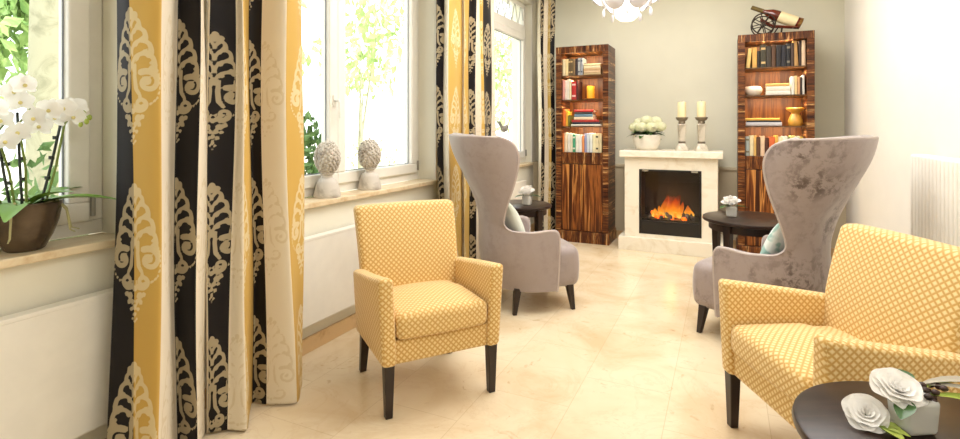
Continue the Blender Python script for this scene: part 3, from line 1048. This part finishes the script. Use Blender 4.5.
stems = [((-.01, -.03), (-.02, -.07), .44), ((.0, -.005), (.0, -.02), .47), ((.02, .03), (.02, .105), .47), ((-.02, -.05), (-.02, -.16), .42)]
rd = random.Random(19)
for si, (p, q, h) in enumerate(stems):
    MB().tube([(p[0], p[1], .12), (p[0] + (q[0] - p[0]) * .5, p[1] + (q[1] - p[1]) * .5, h * .6), (q[0], q[1], h)], .0045, 8).build('stake', M_stake, ot)
    MB().tube([(p[0] + .01, p[1] + .008, .12), (p[0] + .012 + (q[0] - p[0]) * .5, p[1] + .01 + (q[1] - p[1]) * .5, h * .6), (q[0] + .008, q[1], h - .04), (q[0] + .03, q[1] + .03, h + .02)], .004, 8).build('flower_stem', M_stem, ot)
    b = MB()
    for f in (.35, .55, .75): 
        MB().lathe([(.009, -.006), (.009, .006)], (p[0] + .005 + (q[0] - p[0]) * f * .8, p[1] + .004 + (q[1] - p[1]) * f * .8, .12 + (h - .12) * f), 8).build('stem_clip', M_stake, ot)


def orchid_flower(c, M, s):
    o = MB()
    for (a, L, w) in [(0, 1.0, .34), (R(125), .98, .34), (R(-125), .98, .34)]:
        G = petal_grid(L * s, w * s, .1, .05, 6); T = Matrix.Rotation(a, 3, 'Z')
        o.grid([[Vector(c) + M @ (T @ q) for q in row] for row in G])
    for a in (R(68), R(-68)):
        G = petal_grid(1.0 * s, .62 * s, .08, .06, 6); T = Matrix.Rotation(a, 3, 'Z')
        o.grid([[Vector(c) + M @ (T @ q + Vector((0, 0, .004))) for q in row] for row in G])
    fo = o.build('blossom', M_petal, ot, ang=70)
    MB().ell(Vector(c) + M @ Vector((0, -.12 * s, .012)), (.16 * s, .16 * s, .16 * s), 8, 6).build('lip', plain((240, 226, 150), .5), fo)


for (px, py, pz) in [(.02, -.14, .42), (.05, -.10, .48), (.0, -.06, .44), (.06, -.04, .40), (.03, -.02, .50), (.07, .0, .45), (.03, .03, .42), (.06, .045, .48), (.02, .075, .45), (.07, .085, .485), (.05, .12, .46),
                     (.04, -.17, .46), (.05, -.12, .53), (.06, -.07, .37), (.03, .14, .49), (-.02, -.02, .54), (.06, -.03, .56)]:
    M = Euler((R(80 + rd.uniform(-22, 22)), R(rd.uniform(-25, 25)), R(62 + rd.uniform(-35, 35)))).to_matrix()
    orchid_flower((px, py, pz), M, .040)
b = MB()
for (px, py, pz) in [(.05, .155, .47), (.05, .175, .455), (.05, .165, .44), (.05, .145, .43)]: b.ell((px, py, pz), (.008, .008, .011), 8, 6)
b.tube([(.02, .10, .49), (.045, .14, .47), (.05, .175, .455)], .0025, 6).build('flower_bud', M_lime, ot)

# ------------------------------------------------------------------ finials on the middle sill
M_fin = m_marble('weathered_white_ceramic', (206, 198, 186), (150, 138, 124), .55)


def finial(label, y, x=-2.16):
    t = thing('finial', label, 'ornament', (x, y, SZ), 0, 'artichoke finials on the sill')
    MB().lathe([(.001, 0), (.078, 0), (.080, .012), (.076, .03), (.062, .085), (.052, .105), (.034, .115), (.030, .130), (.045, .140), (.03, .15)], n=32).build('base', M_fin, t)
    core = MB().ell((0, 0, .235), (.070, .070, .098), 24, 16)
    c = core.build('bud', M_fin, t)
    b = MB()
    n = 210; rd = random.Random(int(y * 100))
    for i in range(n):
        f = (i + .5) / n; zz = -.96 + 1.93 * f; a = i * 2.39996
        q = math.sqrt(max(0, 1 - zz * zz))
        a += rd.uniform(-.12, .12); p = Vector((.070 * q * math.cos(a), .070 * q * math.sin(a), .235 + .100 * zz + rd.uniform(-.004, .004)))
        s = .0095 * (.6 + .45 * q) * rd.uniform(.8, 1.15)
        b.ell(p, (s, s, s * 1.1), 7, 5)
    b.lathe([(.012, .328), (.008, .345), (.001, .352)], n=10)
    b.build('scales', M_fin, c)


finial('left of two artichoke finials on the window sill', 2.435)
finial('right of two artichoke finials on the window sill', 2.86, -2.17)
bt = thing('bird_figurine', 'small grey bird ornament standing in the far window', 'ornament', (-2.13, 5.13, SZ), 0)
MB().lathe([(.001, 0), (.045, 0), (.045, .008), (.006, .012), (.004, .36), (.001, .37)], n=16).build('stand', plain((150, 146, 138), .5), bt)
MB().ell((0, 0, .40), (.03, .075, .035), 14, 10).ell((0, .075, .425), (.022, .026, .022), 10, 8).hexa([(-.015, -.05, .40), (.015, -.05, .40), (.015, -.05, .42), (-.015, -.05, .42)], [(-.02, -.15, .475), (.02, -.15, .475), (.02, -.15, .48), (-.02, -.15, .48)]).build('body', plain((150, 146, 138), .5), bt)


# ------------------------------------------------------------------ bookcases
BY = 5.56; BD = .385


def bookcase(label, x0, x1):
    t = thing('bookcase', label, 'bookcase', (x0, BY, 0), 0, 'tall striped-wood bookcases')
    w = x1 - x0; st = .06
    MB().box(0, st, 0, BD, .12, 2.06).build('side_panel', M_woodh, t, smooth=False, bevel=.003)
    MB().box(w - st, w, 0, BD, .12, 2.06).build('side_panel', M_woodh, t, smooth=False, bevel=.003)
    MB().box(0, w, 0, BD, 2.06, 2.13).build('top_panel', M_woodx, t, smooth=False, bevel=.003)
    MB().box(st, w - st, BD - .02, BD, .12, 2.06).build('back_panel', M_woodin, t, smooth=False)
    MB().box(-.012, w + .012, -.025, BD, 0, .12).build('plinth', M_woodx, t, smooth=False, bevel=.004)
    MB().box(st, w - st, .02, BD - .02, .12, .84).build('cupboard_core', M_woodin, t, smooth=False)
    fr = MB().box(st, w - st, .004, .3, .85, .945).build('drawer', M_woodx, t, smooth=False, bevel=.003)
    MB().box(st, w - st, 0, BD - .02, .945, .975).build('shelf_board', M_woodx, t, smooth=False, bevel=.003)
    mid = w / 2
    for (a, c) in ((st + .002, mid - .002), (mid + .002, w - st - .002)):
        d = MB().box(a, c, .002, .022, .125, .845).build('door', M_woodv, t, smooth=False, bevel=.003)
    for z in (1.26, 1.55, 1.815):
        MB().box(st, w - st, .02, BD - .02, z - .014, z).build('shelf', M_shelf, t, smooth=False, bevel=.002)
    # the lamps built into each compartment's ceiling
    for z in (2.055, 1.79, 1.525, 1.235):
        lo = light('shelf_lamp_glow', 'AREA', (w / 2, .065, z - .012), (0, 0, 0), 2.3, (1, .78, .52), w - .2, .02)
        lo.rotation_euler = (R(28), 0, 0); lo.parent = t
    return t


M_shelf = m_wood('shelf_edge_wood', (10, 3, 3), [(.3, (70, 46, 26)), (.7, (108, 76, 46))])
BLX0, BLX1 = -1.69, -1.115
BRX0, BRX1 = .115, .74
bl = bookcase('tall striped-wood bookcase in the left corner beside the curtain', BLX0, BLX1)
br = bookcase('tall striped-wood bookcase on the right carrying the bottle cannon', BRX0, BRX1)

_bm = {}


def bookmat(c):
    if c not in _bm: _bm[c] = plain(c, .55, vary=.12)
    return _bm[c]


M_page = plain((236, 226, 200), .8)


def book(label, x, y, z, th, h, d, col, lay=False, lean=0, group=None, band=None, rz=0):
    t = thing('book', label, 'book', (x, y, z), rz, group)
    # standing: spine towards -Y, thickness along X, height Z
    def P(b):
        if lay: b.v = [(v[2] - h / 2, v[1], v[0]) for v in b.v]
        elif lean: 
            M = Matrix.Rotation(lean, 3, 'Y'); b.v = [tuple(M @ Vector(v)) for v in b.v]
        return b
    c = MB()
    cv = .0025
    c.box(0, cv, 0, d, 0, h).box(th - cv, th, 0, d, 0, h)
    n = 7; out = [((th / 2) * (1 - math.cos(PI * i / (n - 1))), -.006 * math.sin(PI * i / (n - 1))) for i in range(n)]
    inn = [(th - cv, .004), (cv, .004)]
    poly = out + inn; k = len(poly)
    c.add([(a, b_, 0) for a, b_ in poly] + [(a, b_, h) for a, b_ in poly],
          [tuple(range(k)), tuple(range(2 * k - 1, k - 1, -1))] + [(i, (i + 1) % k, k + (i + 1) % k, k + i) for i in range(k)])
    P(c).build('cover', bookmat(col), t, smooth=False)
    P(MB().box(cv, th - cv, .004, d - .004, .003, h - .003)).build('pages', M_page, t, smooth=False)
    if band:
        q = MB()
        for zz in (.16, .78): q.box(th * .12, th * .88, -.0075, .0, h * zz, h * (zz + .09))
        P(q).build('spine_band', bookmat(band), t, smooth=False)
    return t


ORD = ['first', 'second', 'third', 'fourth', 'fifth', 'sixth', 'seventh', 'eighth', 'ninth', 'tenth', 'eleventh', 'twelfth', 'thirteenth', 'fourteenth', 'fifteenth', 'sixteenth']


def row(case, x, z, items, where, group):
    """items: (thickness, height, colour, colour name, band, lean)"""
    for i, it in enumerate(items):
        th, h, c, cn = it[:4]; band = it[4] if len(it) > 4 else None; lean = it[5] if len(it) > 5 else 0
        if lean < 0: x += h * math.sin(-lean) * .0
        book('%s book, %s from left, %s' % (cn, ORD[i], where), x, BY + .045 + .006 * (i % 3), z, th, h, .17 + .02 * (i % 2), c, lean=lean, group=group, band=band)
        x += th / math.cos(lean) + .0015 + (h * math.sin(lean) if lean > 0 and (i + 1 == len(items) or True) and lean > .02 else 0)
    return x


def stack(x, z, items, where, group, y=None):
    n = len(items)
    for i, it in enumerate(items):
        th, h, c, cn, dx = it
        nm = 'topmost' if i == n - 1 else ('lowest' if i == 0 else ORD[i] + ' up')
        book('%s book lying %s of the stack, %s' % (cn, nm, where), x + dx, (y or BY + .05), z, th, h, .18, c, lay=True, group=group)
        z += th + .0006


cream = (238, 222, 180); white = (242, 236, 222); tan = (214, 180, 120)
LX = BLX0 + .064
g1 = 'books in the left bookcase'
w = 'top shelf of left bookcase'
x = row(bl, LX, 1.815, [(.030, .185, cream, 'cream'), (.030, .185, (240, 216, 160), 'pale yellow'), (.026, .185, (116, 92, 52), 'olive brown', tan), (.026, .185, (104, 84, 50), 'dark olive', tan), (.022, .183, (134, 106, 66), 'light brown'), (.030, .185, (52, 40, 44), 'near-black'), (.026, .19, (178, 178, 176), 'grey', (90, 90, 100)), (.026, .19, (160, 164, 170), 'blue-grey', (80, 84, 96))], w, g1)
stack(x + .10, 1.815, [(.022, .185, (202, 176, 130), 'tan', 0), (.024, .18, (222, 190, 150), 'peach', .0), (.024, .185, (206, 168, 124), 'brown-edged', 0), (.026, .18, cream, 'cream', 0), (.022, .18, (214, 196, 148), 'sand', 0)], w, g1)
w = 'second shelf of left bookcase'
x = row(bl, LX, 1.55, [(.024, .22, (228, 160, 150), 'pink'), (.022, .215, (244, 226, 210), 'pale pink'), (.026, .225, white, 'white'), (.022, .215, cream, 'cream'), (.052, .20, (178, 30, 26), 'thick red', (228, 190, 180)), (.016, .21, (58, 24, 20), 'dark brown')], w, g1)
w = 'third shelf of left bookcase'
x = row(bl, LX, 1.26, [(.034, .19, (232, 120, 50), 'orange'), (.022, .165, (232, 176, 50), 'yellow'), (.018, .12, (120, 120, 50), 'short green')], w, g1)
stack(x + .185, 1.26, [(.020, .33, white, 'broad white', .0), (.022, .30, (44, 46, 62), 'dark blue', .0), (.026, .30, (176, 52, 44), 'dull red', -.01), (.030, .21, (240, 214, 180), 'cream', -.03), (.030, .20, (110, 140, 160), 'blue and yellow', -.03), (.022, .19, (60, 60, 60), 'charcoal', -.03), (.024, .21, (200, 40, 36), 'bright red', -.03)], w, g1)
w = 'bottom shelf of left bookcase'
row(bl, LX, .975, [(.018, .205, (238, 140, 70), 'orange'), (.034, .21, (240, 222, 190), 'cream'), (.034, .205, white, 'ivory'), (.022, .20, (236, 226, 196), 'pale'), (.028, .195, (70, 160, 120), 'green-spined', white), (.036, .19, white, 'thick white'), (.034, .19, (236, 232, 224), 'plain white'), (.024, .18, (234, 150, 90), 'apricot'), (.028, .205, (150, 156, 196), 'lavender'), (.026, .20, (214, 220, 226), 'pale blue'), (.030, .21, (232, 236, 232), 'tall white'), (.036, .20, (242, 232, 190), 'butter yellow'), (.030, .205, cream, 'cream-coloured', (60, 60, 40)), (.034, .20, (240, 226, 180), 'light yellow')], w, g1)

RX = BRX0 + .064
g2 = 'books in the right bookcase'
w = 'top shelf of right bookcase'
row(br, RX + .005, 1.815, [(.034, .19, (240, 200, 120), 'leaning pale gold', None, .10), (.040, .195, (222, 170, 88), 'gold'), (.026, .16, (40, 32, 28), 'short black'), (.046, .215, (64, 58, 40), 'thick olive', tan), (.044, .20, (60, 50, 38), 'dark olive', None), (.036, .21, (96, 64, 40), 'brown'), (.040, .205, (40, 34, 34), 'black', None), (.040, .20, (34, 32, 40), 'blue-black'), (.034, .215, (30, 28, 32), 'tall black', (150, 140, 120)), (.026, .215, (70, 50, 40), 'dark brown'), (.034, .235, (196, 150, 90), 'tall tan', None, -.05), (.022, .235, (58, 42, 34), 'dark narrow'), (.030, .235, (238, 206, 170), 'tall pale', None)], w, g2)
w = 'second shelf of right bookcase'
stack(RX + .275, 1.55, [(.040, .20, white, 'thick white', 0), (.042, .195, (240, 232, 214), 'thick ivory', .0), (.026, .19, (228, 182, 100), 'golden', -.005)], w, g2)
row(br, RX + .382, 1.55, [(.024, .17, white, 'white'), (.022, .175, (240, 210, 150), 'pale yellow'), (.022, .165, (224, 168, 120), 'peach'), (.012, .16, (60, 50, 50), 'thin dark'), (.020, .18, (240, 234, 220), 'tall ivory')], w, g2)
w = 'third shelf of right bookcase'
stack(RX + .155, 1.26, [(.036, .30, (206, 202, 204), 'lower pale grey', 0), (.014, .29, (58, 60, 70), 'thin dark', 0), (.024, .285, (226, 176, 70), 'upper yellow', -.01)], w, g2)
w = 'bottom shelf of right bookcase'
row(br, RX, .975, [(.036, .185, (170, 180, 176), 'grey-green', (120, 110, 80)), (.034, .195, cream, 'cream'), (.022, .195, (236, 190, 110), 'golden yellow'), (.030, .18, (96, 60, 36), 'brown'), (.036, .19, (240, 206, 170), 'peach'), (.034, .175, (84, 44, 26), 'dark brown'), (.046, .18, (222, 108, 56), 'orange'), (.026, .195, (226, 176, 80), 'ochre'), (.036, .185, (240, 226, 190), 'ivory'), (.036, .19, white, 'white'), (.024, .185, (140, 150, 90), 'green'), (.036, .195, (226, 214, 130), 'yellow-green'), (.034, .19, (206, 216, 190), 'pale green'), (.028, .185, (220, 190, 90), 'mustard')], w, g2)
# things between the books
t = thing('pillar_candle', 'thick yellow candle on a small tray in the left bookcase', 'candle', (-1.335, BY + .14, 1.55))
MB().lathe([(.001, 0), (.062, 0), (.07, .012), (.066, .014), (.05, .008), (.001, .008)], n=28).build('candle_tray', plain((150, 110, 60), .3, .6), t)
MB().lathe([(.001, .008), (.042, .008), (.042, .146), (.036, .15), (.012, .142), (.001, .142)], n=28).tube([(0, 0, .14), (.002, 0, .158)], .002, 6).build('candle', plain((236, 160, 40), .45), t)
t = thing('bowl', 'round white ceramic bowl in the right bookcase', 'bowl', (BRX0 + .135, BY + .15, 1.55))
MB().lathe([(.001, 0), (.045, 0), (.062, .012), (.080, .045), (.080, .07), (.066, .092), (.060, .092), (.070, .07), (.070, .045), (.05, .016), (.001, .012)], n=36).build('body', plain((240, 230, 212), .35), t)
t = thing('vase', 'amber waisted vase on the third shelf of the right bookcase', 'vase', (BRX0 + .487, BY + .13, 1.26))
MB().lathe([(.001, 0), (.050, 0), (.060, .012), (.062, .05), (.046, .09), (.034, .115), (.040, .13), (.072, .150), (.078, .165), (.07, .172), (.03, .16), (.001, .15)], n=36).build('body', plain((226, 168, 70), .35, vary=.2), t)

# ------------------------------------------------------------------ wine bottle on a cannon-shaped rest
t = thing('bottle_rest', 'little brass and iron cannon-shaped bottle rest on top of the right bookcase', 'bottle holder', (.335, BY + .15, 2.13))
M_iron = plain((58, 48, 40), .4, .7); M_brass = plain((150, 112, 60), .35, .8)
for yy in (-.075, .075):
    b = MB(); r0 = .098
    ring = [(r0 * math.cos(2 * PI * i / 28), yy, .105 + r0 * math.sin(2 * PI * i / 28)) for i in range(29)]
    b.tube(ring, .0065, 6)
    for i in range(8):
        a = 2 * PI * i / 8 + .2; b.tube([(0, yy, .105), (r0 * math.cos(a), yy, .105 + r0 * math.sin(a))], .0045, 6)
    b.lathe([(.016, -.012), (.016, .012)], (0, yy, .105), 10, axis=(0, 1, 0))
    b.build('wheel', M_iron, t)
MB().tube([(0, -.085, .105), (0, .085, .105)], .007, 8).build('axle', M_iron, t)
b = MB()
for yy in (-.035, .035): b.tube([(-.02, yy, .16), (.08, yy, .085), (.30, yy, .055)], [.008, .009, .007], 8)
b.tube([(.07, -.035, .085), (.07, .035, .085)], .007, 6).tube([(.25, -.035, .06), (.25, .035, .06)], .007, 6)
b.build('carriage', plain((110, 44, 26), .35), t)
b = MB()
for yy in (-.035, .035): b.tube([(.16, yy, .07), (.15, yy * 1.3, .0)], .005, 6).tube([(.13, yy, .075), (.10, yy * 1.3, .03), (.085, yy * 1.3, .0)], .005, 6)
b.build('leg', M_iron, t)
A = Vector((.655, BY + .15, 2.218)); Bv = Vector((.235, BY + .15, 2.415)); ax = (Bv - A)
L = ax.length
t = thing('wine_bottle', 'red wine bottle with pale label lying tilted in the cannon rest', 'bottle', tuple(A))


def m_wine():
    t = NT('dark_red_glass'); t.col(t.ramp(t.noise(6, 3), [(.3, (70, 22, 14)), (.7, (120, 44, 22))])); t.set(Roughness=.12); t.p.inputs['Coat Weight'].default_value = .5; return t.m


MB().lathe([(.001, .004), (.040, .0), (.052, .008), (.052, L * .52), (.047, L * .60), (.026, L * .70), (.019, L * .75), (.018, L * .97), (.001, L * .97)], n=28, axis=ax).build('glass_body', m_wine(), t)
MB().lathe([(.0535, L * .10), (.0535, L * .12), (.0535, L * .44), (.0533, L * .445)], n=28, axis=ax).build('paper_label', plain((238, 222, 176), .7), t)
MB().lathe([(.021, L * .76), (.0215, L * .78), (.0205, L * .985), (.021, L * .988), (.018, L), (.001, L)], n=20, axis=ax).build('neck_foil', plain((120, 104, 64), .35, .5), t)
MB().lathe([(.0535, .003), (.0535, L * .06)], n=28, axis=ax).build('base_ring', M_brass, t)

# ------------------------------------------------------------------ fireplace
fx = -.495
ft = thing('fireplace', 'cream limestone fireplace between the two bookcases', 'fireplace', (fx, 5.47, 0))
back = FW - .098 - 5.47
hw = .436
MB().box(-hw - .055, hw + .055, -.05, back, 0, .135).build('hearth_plinth', M_mantel, ft, smooth=False, bevel=.004)
b = MB().box(-hw, -.292, 0, back, .135, .945).box(.292, hw, 0, back, .135, .945).box(-.292, .292, 0, back, .822, .945).box(-.292, .292, 0, back, .135, .172)
b.build('surround', M_mantel, ft, smooth=False, bevel=.003)
MB().box(-hw - .045, hw + .045, -.05, back, .945, 1.01).build('mantel_shelf', M_mantel, ft, smooth=False, bevel=.006)
MB().box(-.292, .292, .30, .32, .172, .822).box(-.292, -.275, .02, .30, .172, .822).box(.275, .292, .02, .30, .172, .822).box(-.275, .275, .02, .3, .80, .822).box(-.275, .275, .02, .3, .172, .19).build('firebox', plain((24, 18, 16), .7), ft, smooth=False)
b = MB().box(-.292, -.272, -.004, .02, .172, .822).box(.272, .292, -.004, .02, .172, .822).box(-.272, .272, -.004, .02, .802, .822)
b.build('fire_frame', M_black, ft, smooth=False, bevel=.002)
MB().box(-.272, .272, -.002, .02, .172, .305).build('lower_panel', M_black, ft, smooth=False, bevel=.002)
for sx in (-.23, .23): MB().box(sx - .03, sx + .03, -.010, -.003, .803, .822).build('clip', M_chrome, ft, smooth=False)
MB().box(-.275, .275, .02, .29, .19, .325).build('ember_bed', M_black, ft, smooth=False)
rd = random.Random(4)
M_log = plain((120, 108, 96), .9, vary=.4); M_ember = emis((255, 96, 16), 2.2, 'ember_glow')
for i in range(30):
    b = MB(); r = rd.uniform(.018, .032)
    M = Euler((rd.uniform(0, 3), rd.uniform(0, 3), rd.uniform(0, 3))).to_matrix()
    b.ell((rd.uniform(-.2, .21), rd.uniform(.05, .20), .328 + rd.uniform(.0, .045)), (r * 1.3, r, r * .8), 8, 6, M)
    b.build('coal', M_ember if i % 3 == 0 else M_log, ft, ang=25)


def m_flame():
    t = NT('flame'); tc = t.n('ShaderNodeTexCoord'); sp = t.n('ShaderNodeSeparateXYZ'); t.l(tc.outputs['Object'], sp.inputs[0])
    f = t.math('DIVIDE', t.math('SUBTRACT', sp.outputs[2], .33), .26)
    f = t.math('ADD', f, t.math('MULTIPLY', t.math('SUBTRACT', t.noise(26, 3), .5), .4))
    c = t.ramp(f, [(.0, (255, 214, 96)), (.25, (255, 150, 30)), (.6, (232, 76, 12)), (1, (150, 30, 6))])
    e = t.n('ShaderNodeEmission'); t.l(c, e.inputs[0]); e.inputs[1].default_value = 1.2
    tr = t.n('ShaderNodeBsdfTransparent'); mx = t.n('ShaderNodeMixShader')
    a = t.ramp(f, [(.0, (.8, .8, .8, 1)), (.35, (.4, .4, .4, 1)), (.9, (.0, .0, .0, 1))])
    t.l(a, mx.inputs[0]); t.l(tr.outputs[0], mx.inputs[1]); t.l(e.outputs[0], mx.inputs[2])
    t.l(mx.outputs[0], t.t.nodes['Material Output'].inputs[0]); return t.m


M_flame = m_flame()
for i, (x, h, r) in enumerate([(-.165, .09, .03), (-.10, .11, .03), (-.055, .24, .034), (-.02, .15, .03), (.02, .12, .03), (.06, .26, .04), (.10, .17, .032), (.145, .13, .034), (.175, .08, .026), (-.135, .07, .024), (.0, .30, .05)]):
    b = MB(); pr = []
    for k in range(11):
        v = k / 10; pr.append((max(.0008, r * math.sin(PI * min(1, .18 + v * .82)) ** 1.1), .335 + h * v))
    yy = .09 + .05 * (i % 3); b.lathe(pr, (0, 0, 0), 10)
    b.v = [(q[0] + x + .018 * math.sin((q[2] - .33) * 22 + i * 1.7), q[1] * .6 + yy, q[2]) for q in b.v]
    b.build('flame', M_flame, ft)
lo = light('fire_glow', 'POINT', (0, .12, .46), (0, 0, 0), 2.6, (1, .36, .08), .05); lo.parent = ft


def m_fireglass():
    t = NT('fire_glass'); g = t.n('ShaderNodeBsdfGlossy'); g.inputs['Roughness'].default_value = .03
    tr = t.n('ShaderNodeBsdfTransparent'); tr.inputs[0].default_value = (.92, .9, .88, 1); mx = t.n('ShaderNodeMixShader'); mx.inputs[0].default_value = .02
    t.l(tr.outputs[0], mx.inputs[1]); t.l(g.outputs[0], mx.inputs[2]); t.l(mx.outputs[0], t.t.nodes['Material Output'].inputs[0]); return t.m


MB().box(-.272, .272, .004, .008, .305, .802).build('fire_glass', m_fireglass(), ft, smooth=False)
MZ = 1.01
t = thing('potted_hydrangea', 'white hydrangea in a round white pot on the mantel shelf', 'potted plant', (-.735, 5.64, MZ))
MB().lathe([(.001, 0), (.085, 0), (.10, .008), (.122, .05), (.138, .11), (.143, .155), (.138, .16), (.128, .155), (.12, .13), (.001, .13)], n=40).build('plant_pot', plain((240, 232, 218), .4), t)
heads = [(-.115, -.03, .235, .070), (-.045, -.075, .235, .074), (.055, -.07, .235, .078), (.13, -.02, .245, .074), (.0, .0, .305, .075), (.085, .03, .30, .07), (-.08, .05, .285, .068), (.04, .08, .26, .07)]
for i, (x, y, z, r) in enumerate(heads):
    r *= .88
    b = MB(); n = 64
    for k in range(n):
        f = (k + .5) / n; zz = 1 - 1.75 * f; a = k * 2.39996; q = math.sqrt(max(0, 1 - zz * zz))
        nrm = Vector((q * math.cos(a), q * math.sin(a), zz)); p = Vector((x, y, z)) + Vector((nrm.x * r, nrm.y * r, nrm.z * r * .8))
        M = Vector((0, 0, 1)).rotation_difference(nrm).to_matrix()
        s = .017
        for j in range(4):
            G = petal_grid(s, s * .5, .2, -.15, 3); T = Matrix.Rotation(j * PI / 2 + k, 3, 'Z')
            b.grid([[p + M @ (T @ c_) for c_ in rw] for rw in G])
    b.ell((x, y, z - .005), (r * .92, r * .92, r * .72), 12, 8)
    b.build('flower_head', M_hyd, t, ang=60)
b = MB(); rd = random.Random(8)
for i in range(34):
    a = i * 2 * PI / 34 + rd.uniform(-.15, .15); e = rd.uniform(-.1, 1.3)
    leaf(b, (math.cos(a) * .05, math.sin(a) * .05, .15 + rd.uniform(0, .04)), (math.cos(a), math.sin(a), e), (0, 0, 1), rd.uniform(.10, .15), .032, .25, .45)
b.build('leaf', M_green, t, ang=70)

M_pillar = m_marble('antique_mirror_glass', (206, 196, 178), (160, 146, 124), .3)


def candlestick(label, x):
    t = thing('candlestick', label, 'candlestick', (x, 5.63, MZ), R(12), 'candlesticks on the mantel')
    MB().lathe([(.001, 0), (.062, 0), (.062, .012), (.050, .045), (.030, .075)], n=32, sq=5, rot=0).build('foot', M_pillar, t, ang=30)
    MB().lathe([(.030, .075), (.034, .082), (.034, .09), (.029, .096)], n=32, sq=5).build('collar', plain((120, 108, 92), .35, .5), t, ang=30)
    MB().lathe([(.029, .096), (.034, .17), (.041, .262), (.036, .272)], n=32, sq=6).build('shaft', M_pillar, t, ang=30)
    MB().lathe([(.030, .270), (.034, .282), (.030, .298), (.050, .312), (.060, .332), (.060, .338), (.001, .336)], n=32).build('cup', plain((138, 124, 104), .35, .5), t, ang=30)
    c = thing('pillar_candle', 'cream pillar candle standing on the %s candlestick' % ('left mantel' if x < -.3 else 'right mantel'), 'candle', (x, 5.63, MZ + .338), 0, 'candles on the mantel')
    MB().lathe([(.001, 0), (.041, 0), (.041, .150), (.037, .155), (.012, .148), (.001, .148)], n=28).build('wax', plain((244, 226, 178), .4), c)
    MB().tube([(0, 0, .147), (.001, 0, .160), (.003, .001, .166)], .0018, 6).build('wick', M_black, c)


candlestick('left of the two pale candlesticks on the mantel', -.392)
candlestick('right of the two pale candlesticks on the mantel', -.210)

# ------------------------------------------------------------------ chandelier
ct = thing('chandelier', 'white petal-glass chandelier hanging above the far end', 'chandelier', (-.715, 4.3, 2.10))
M_petg = None


def m_shade():
    t = NT('white_petal_glass'); t.col((222, 219, 224)); t.set(Roughness=.3)
    return t.m


M_petg = m_shade()
M_lampw = emis((255, 248, 236), .9, 'lit_opal_glass')
MB().lathe([(.001, .0), (.055, .008), (.088, .035), (.100, .07), (.092, .12), (.07, .16), (.066, .16), (.001, .12)], n=36).build('opal_bowl', M_lampw, ct)
MB().tube([(0, 0, .07), (0, 0, .88)], .009, 10).build('rod', M_chrome, ct)
MB().lathe([(.06, .86), (.06, .885), (.03, .84)], n=24).build('ceiling_rose', M_chrome, ct)
MB().lathe([(.05, .07), (.06, .10), (.06, .20), (.03, .23)], n=24).build('hub', M_chrome, ct)
for ringi, (k, rad, zc, s, tilt, a0) in enumerate([(5, .205, .165, .100, 20, R(-80.6) + PI / 5), (6, .31, .21, .075, 34, R(-80.6) + .02)]):
    for i in range(k):
        a = a0 + 2 * PI * i / k
        P = []
        for u in range(9):
            rr = s * u / 8 + .0004; rowp = []
            for v in range(28):
                an = 2 * PI * v / 28
                q = Vector((rr * math.cos(an), rr * math.sin(an), -.45 * rr * rr / s))
                q = Matrix.Rotation(R(90 + tilt), 3, 'Y') @ q
                q = Matrix.Rotation(a, 3, 'Z') @ (q + Vector((rad, 0, zc)))
                rowp.append(q)
            P.append(rowp)
        MB().grid(P, cv=True).build('glass_petal', M_petg, ct, solid=.004, ang=70)
    b = MB()
    for i in range(k):
        a = a0 + 2 * PI * i / k
        b.tube([(.04 * math.cos(a), .04 * math.sin(a), .17), ((rad - .0) * math.cos(a), (rad) * math.sin(a), zc + .015)], .004, 6)
    b.build('arm', M_chrome, ct)
for i in range(5):
    a = R(-80.6) + 2 * PI * (i + .02) / 5
    MB().ell((.19 * math.cos(a), .19 * math.sin(a), .06), (.014, .014, .034), 12, 8).tube([(.19 * math.cos(a), .19 * math.sin(a), .09), (.13 * math.cos(a), .13 * math.sin(a), .155)], .003, 6).build('glass_drop', M_petg, ct)
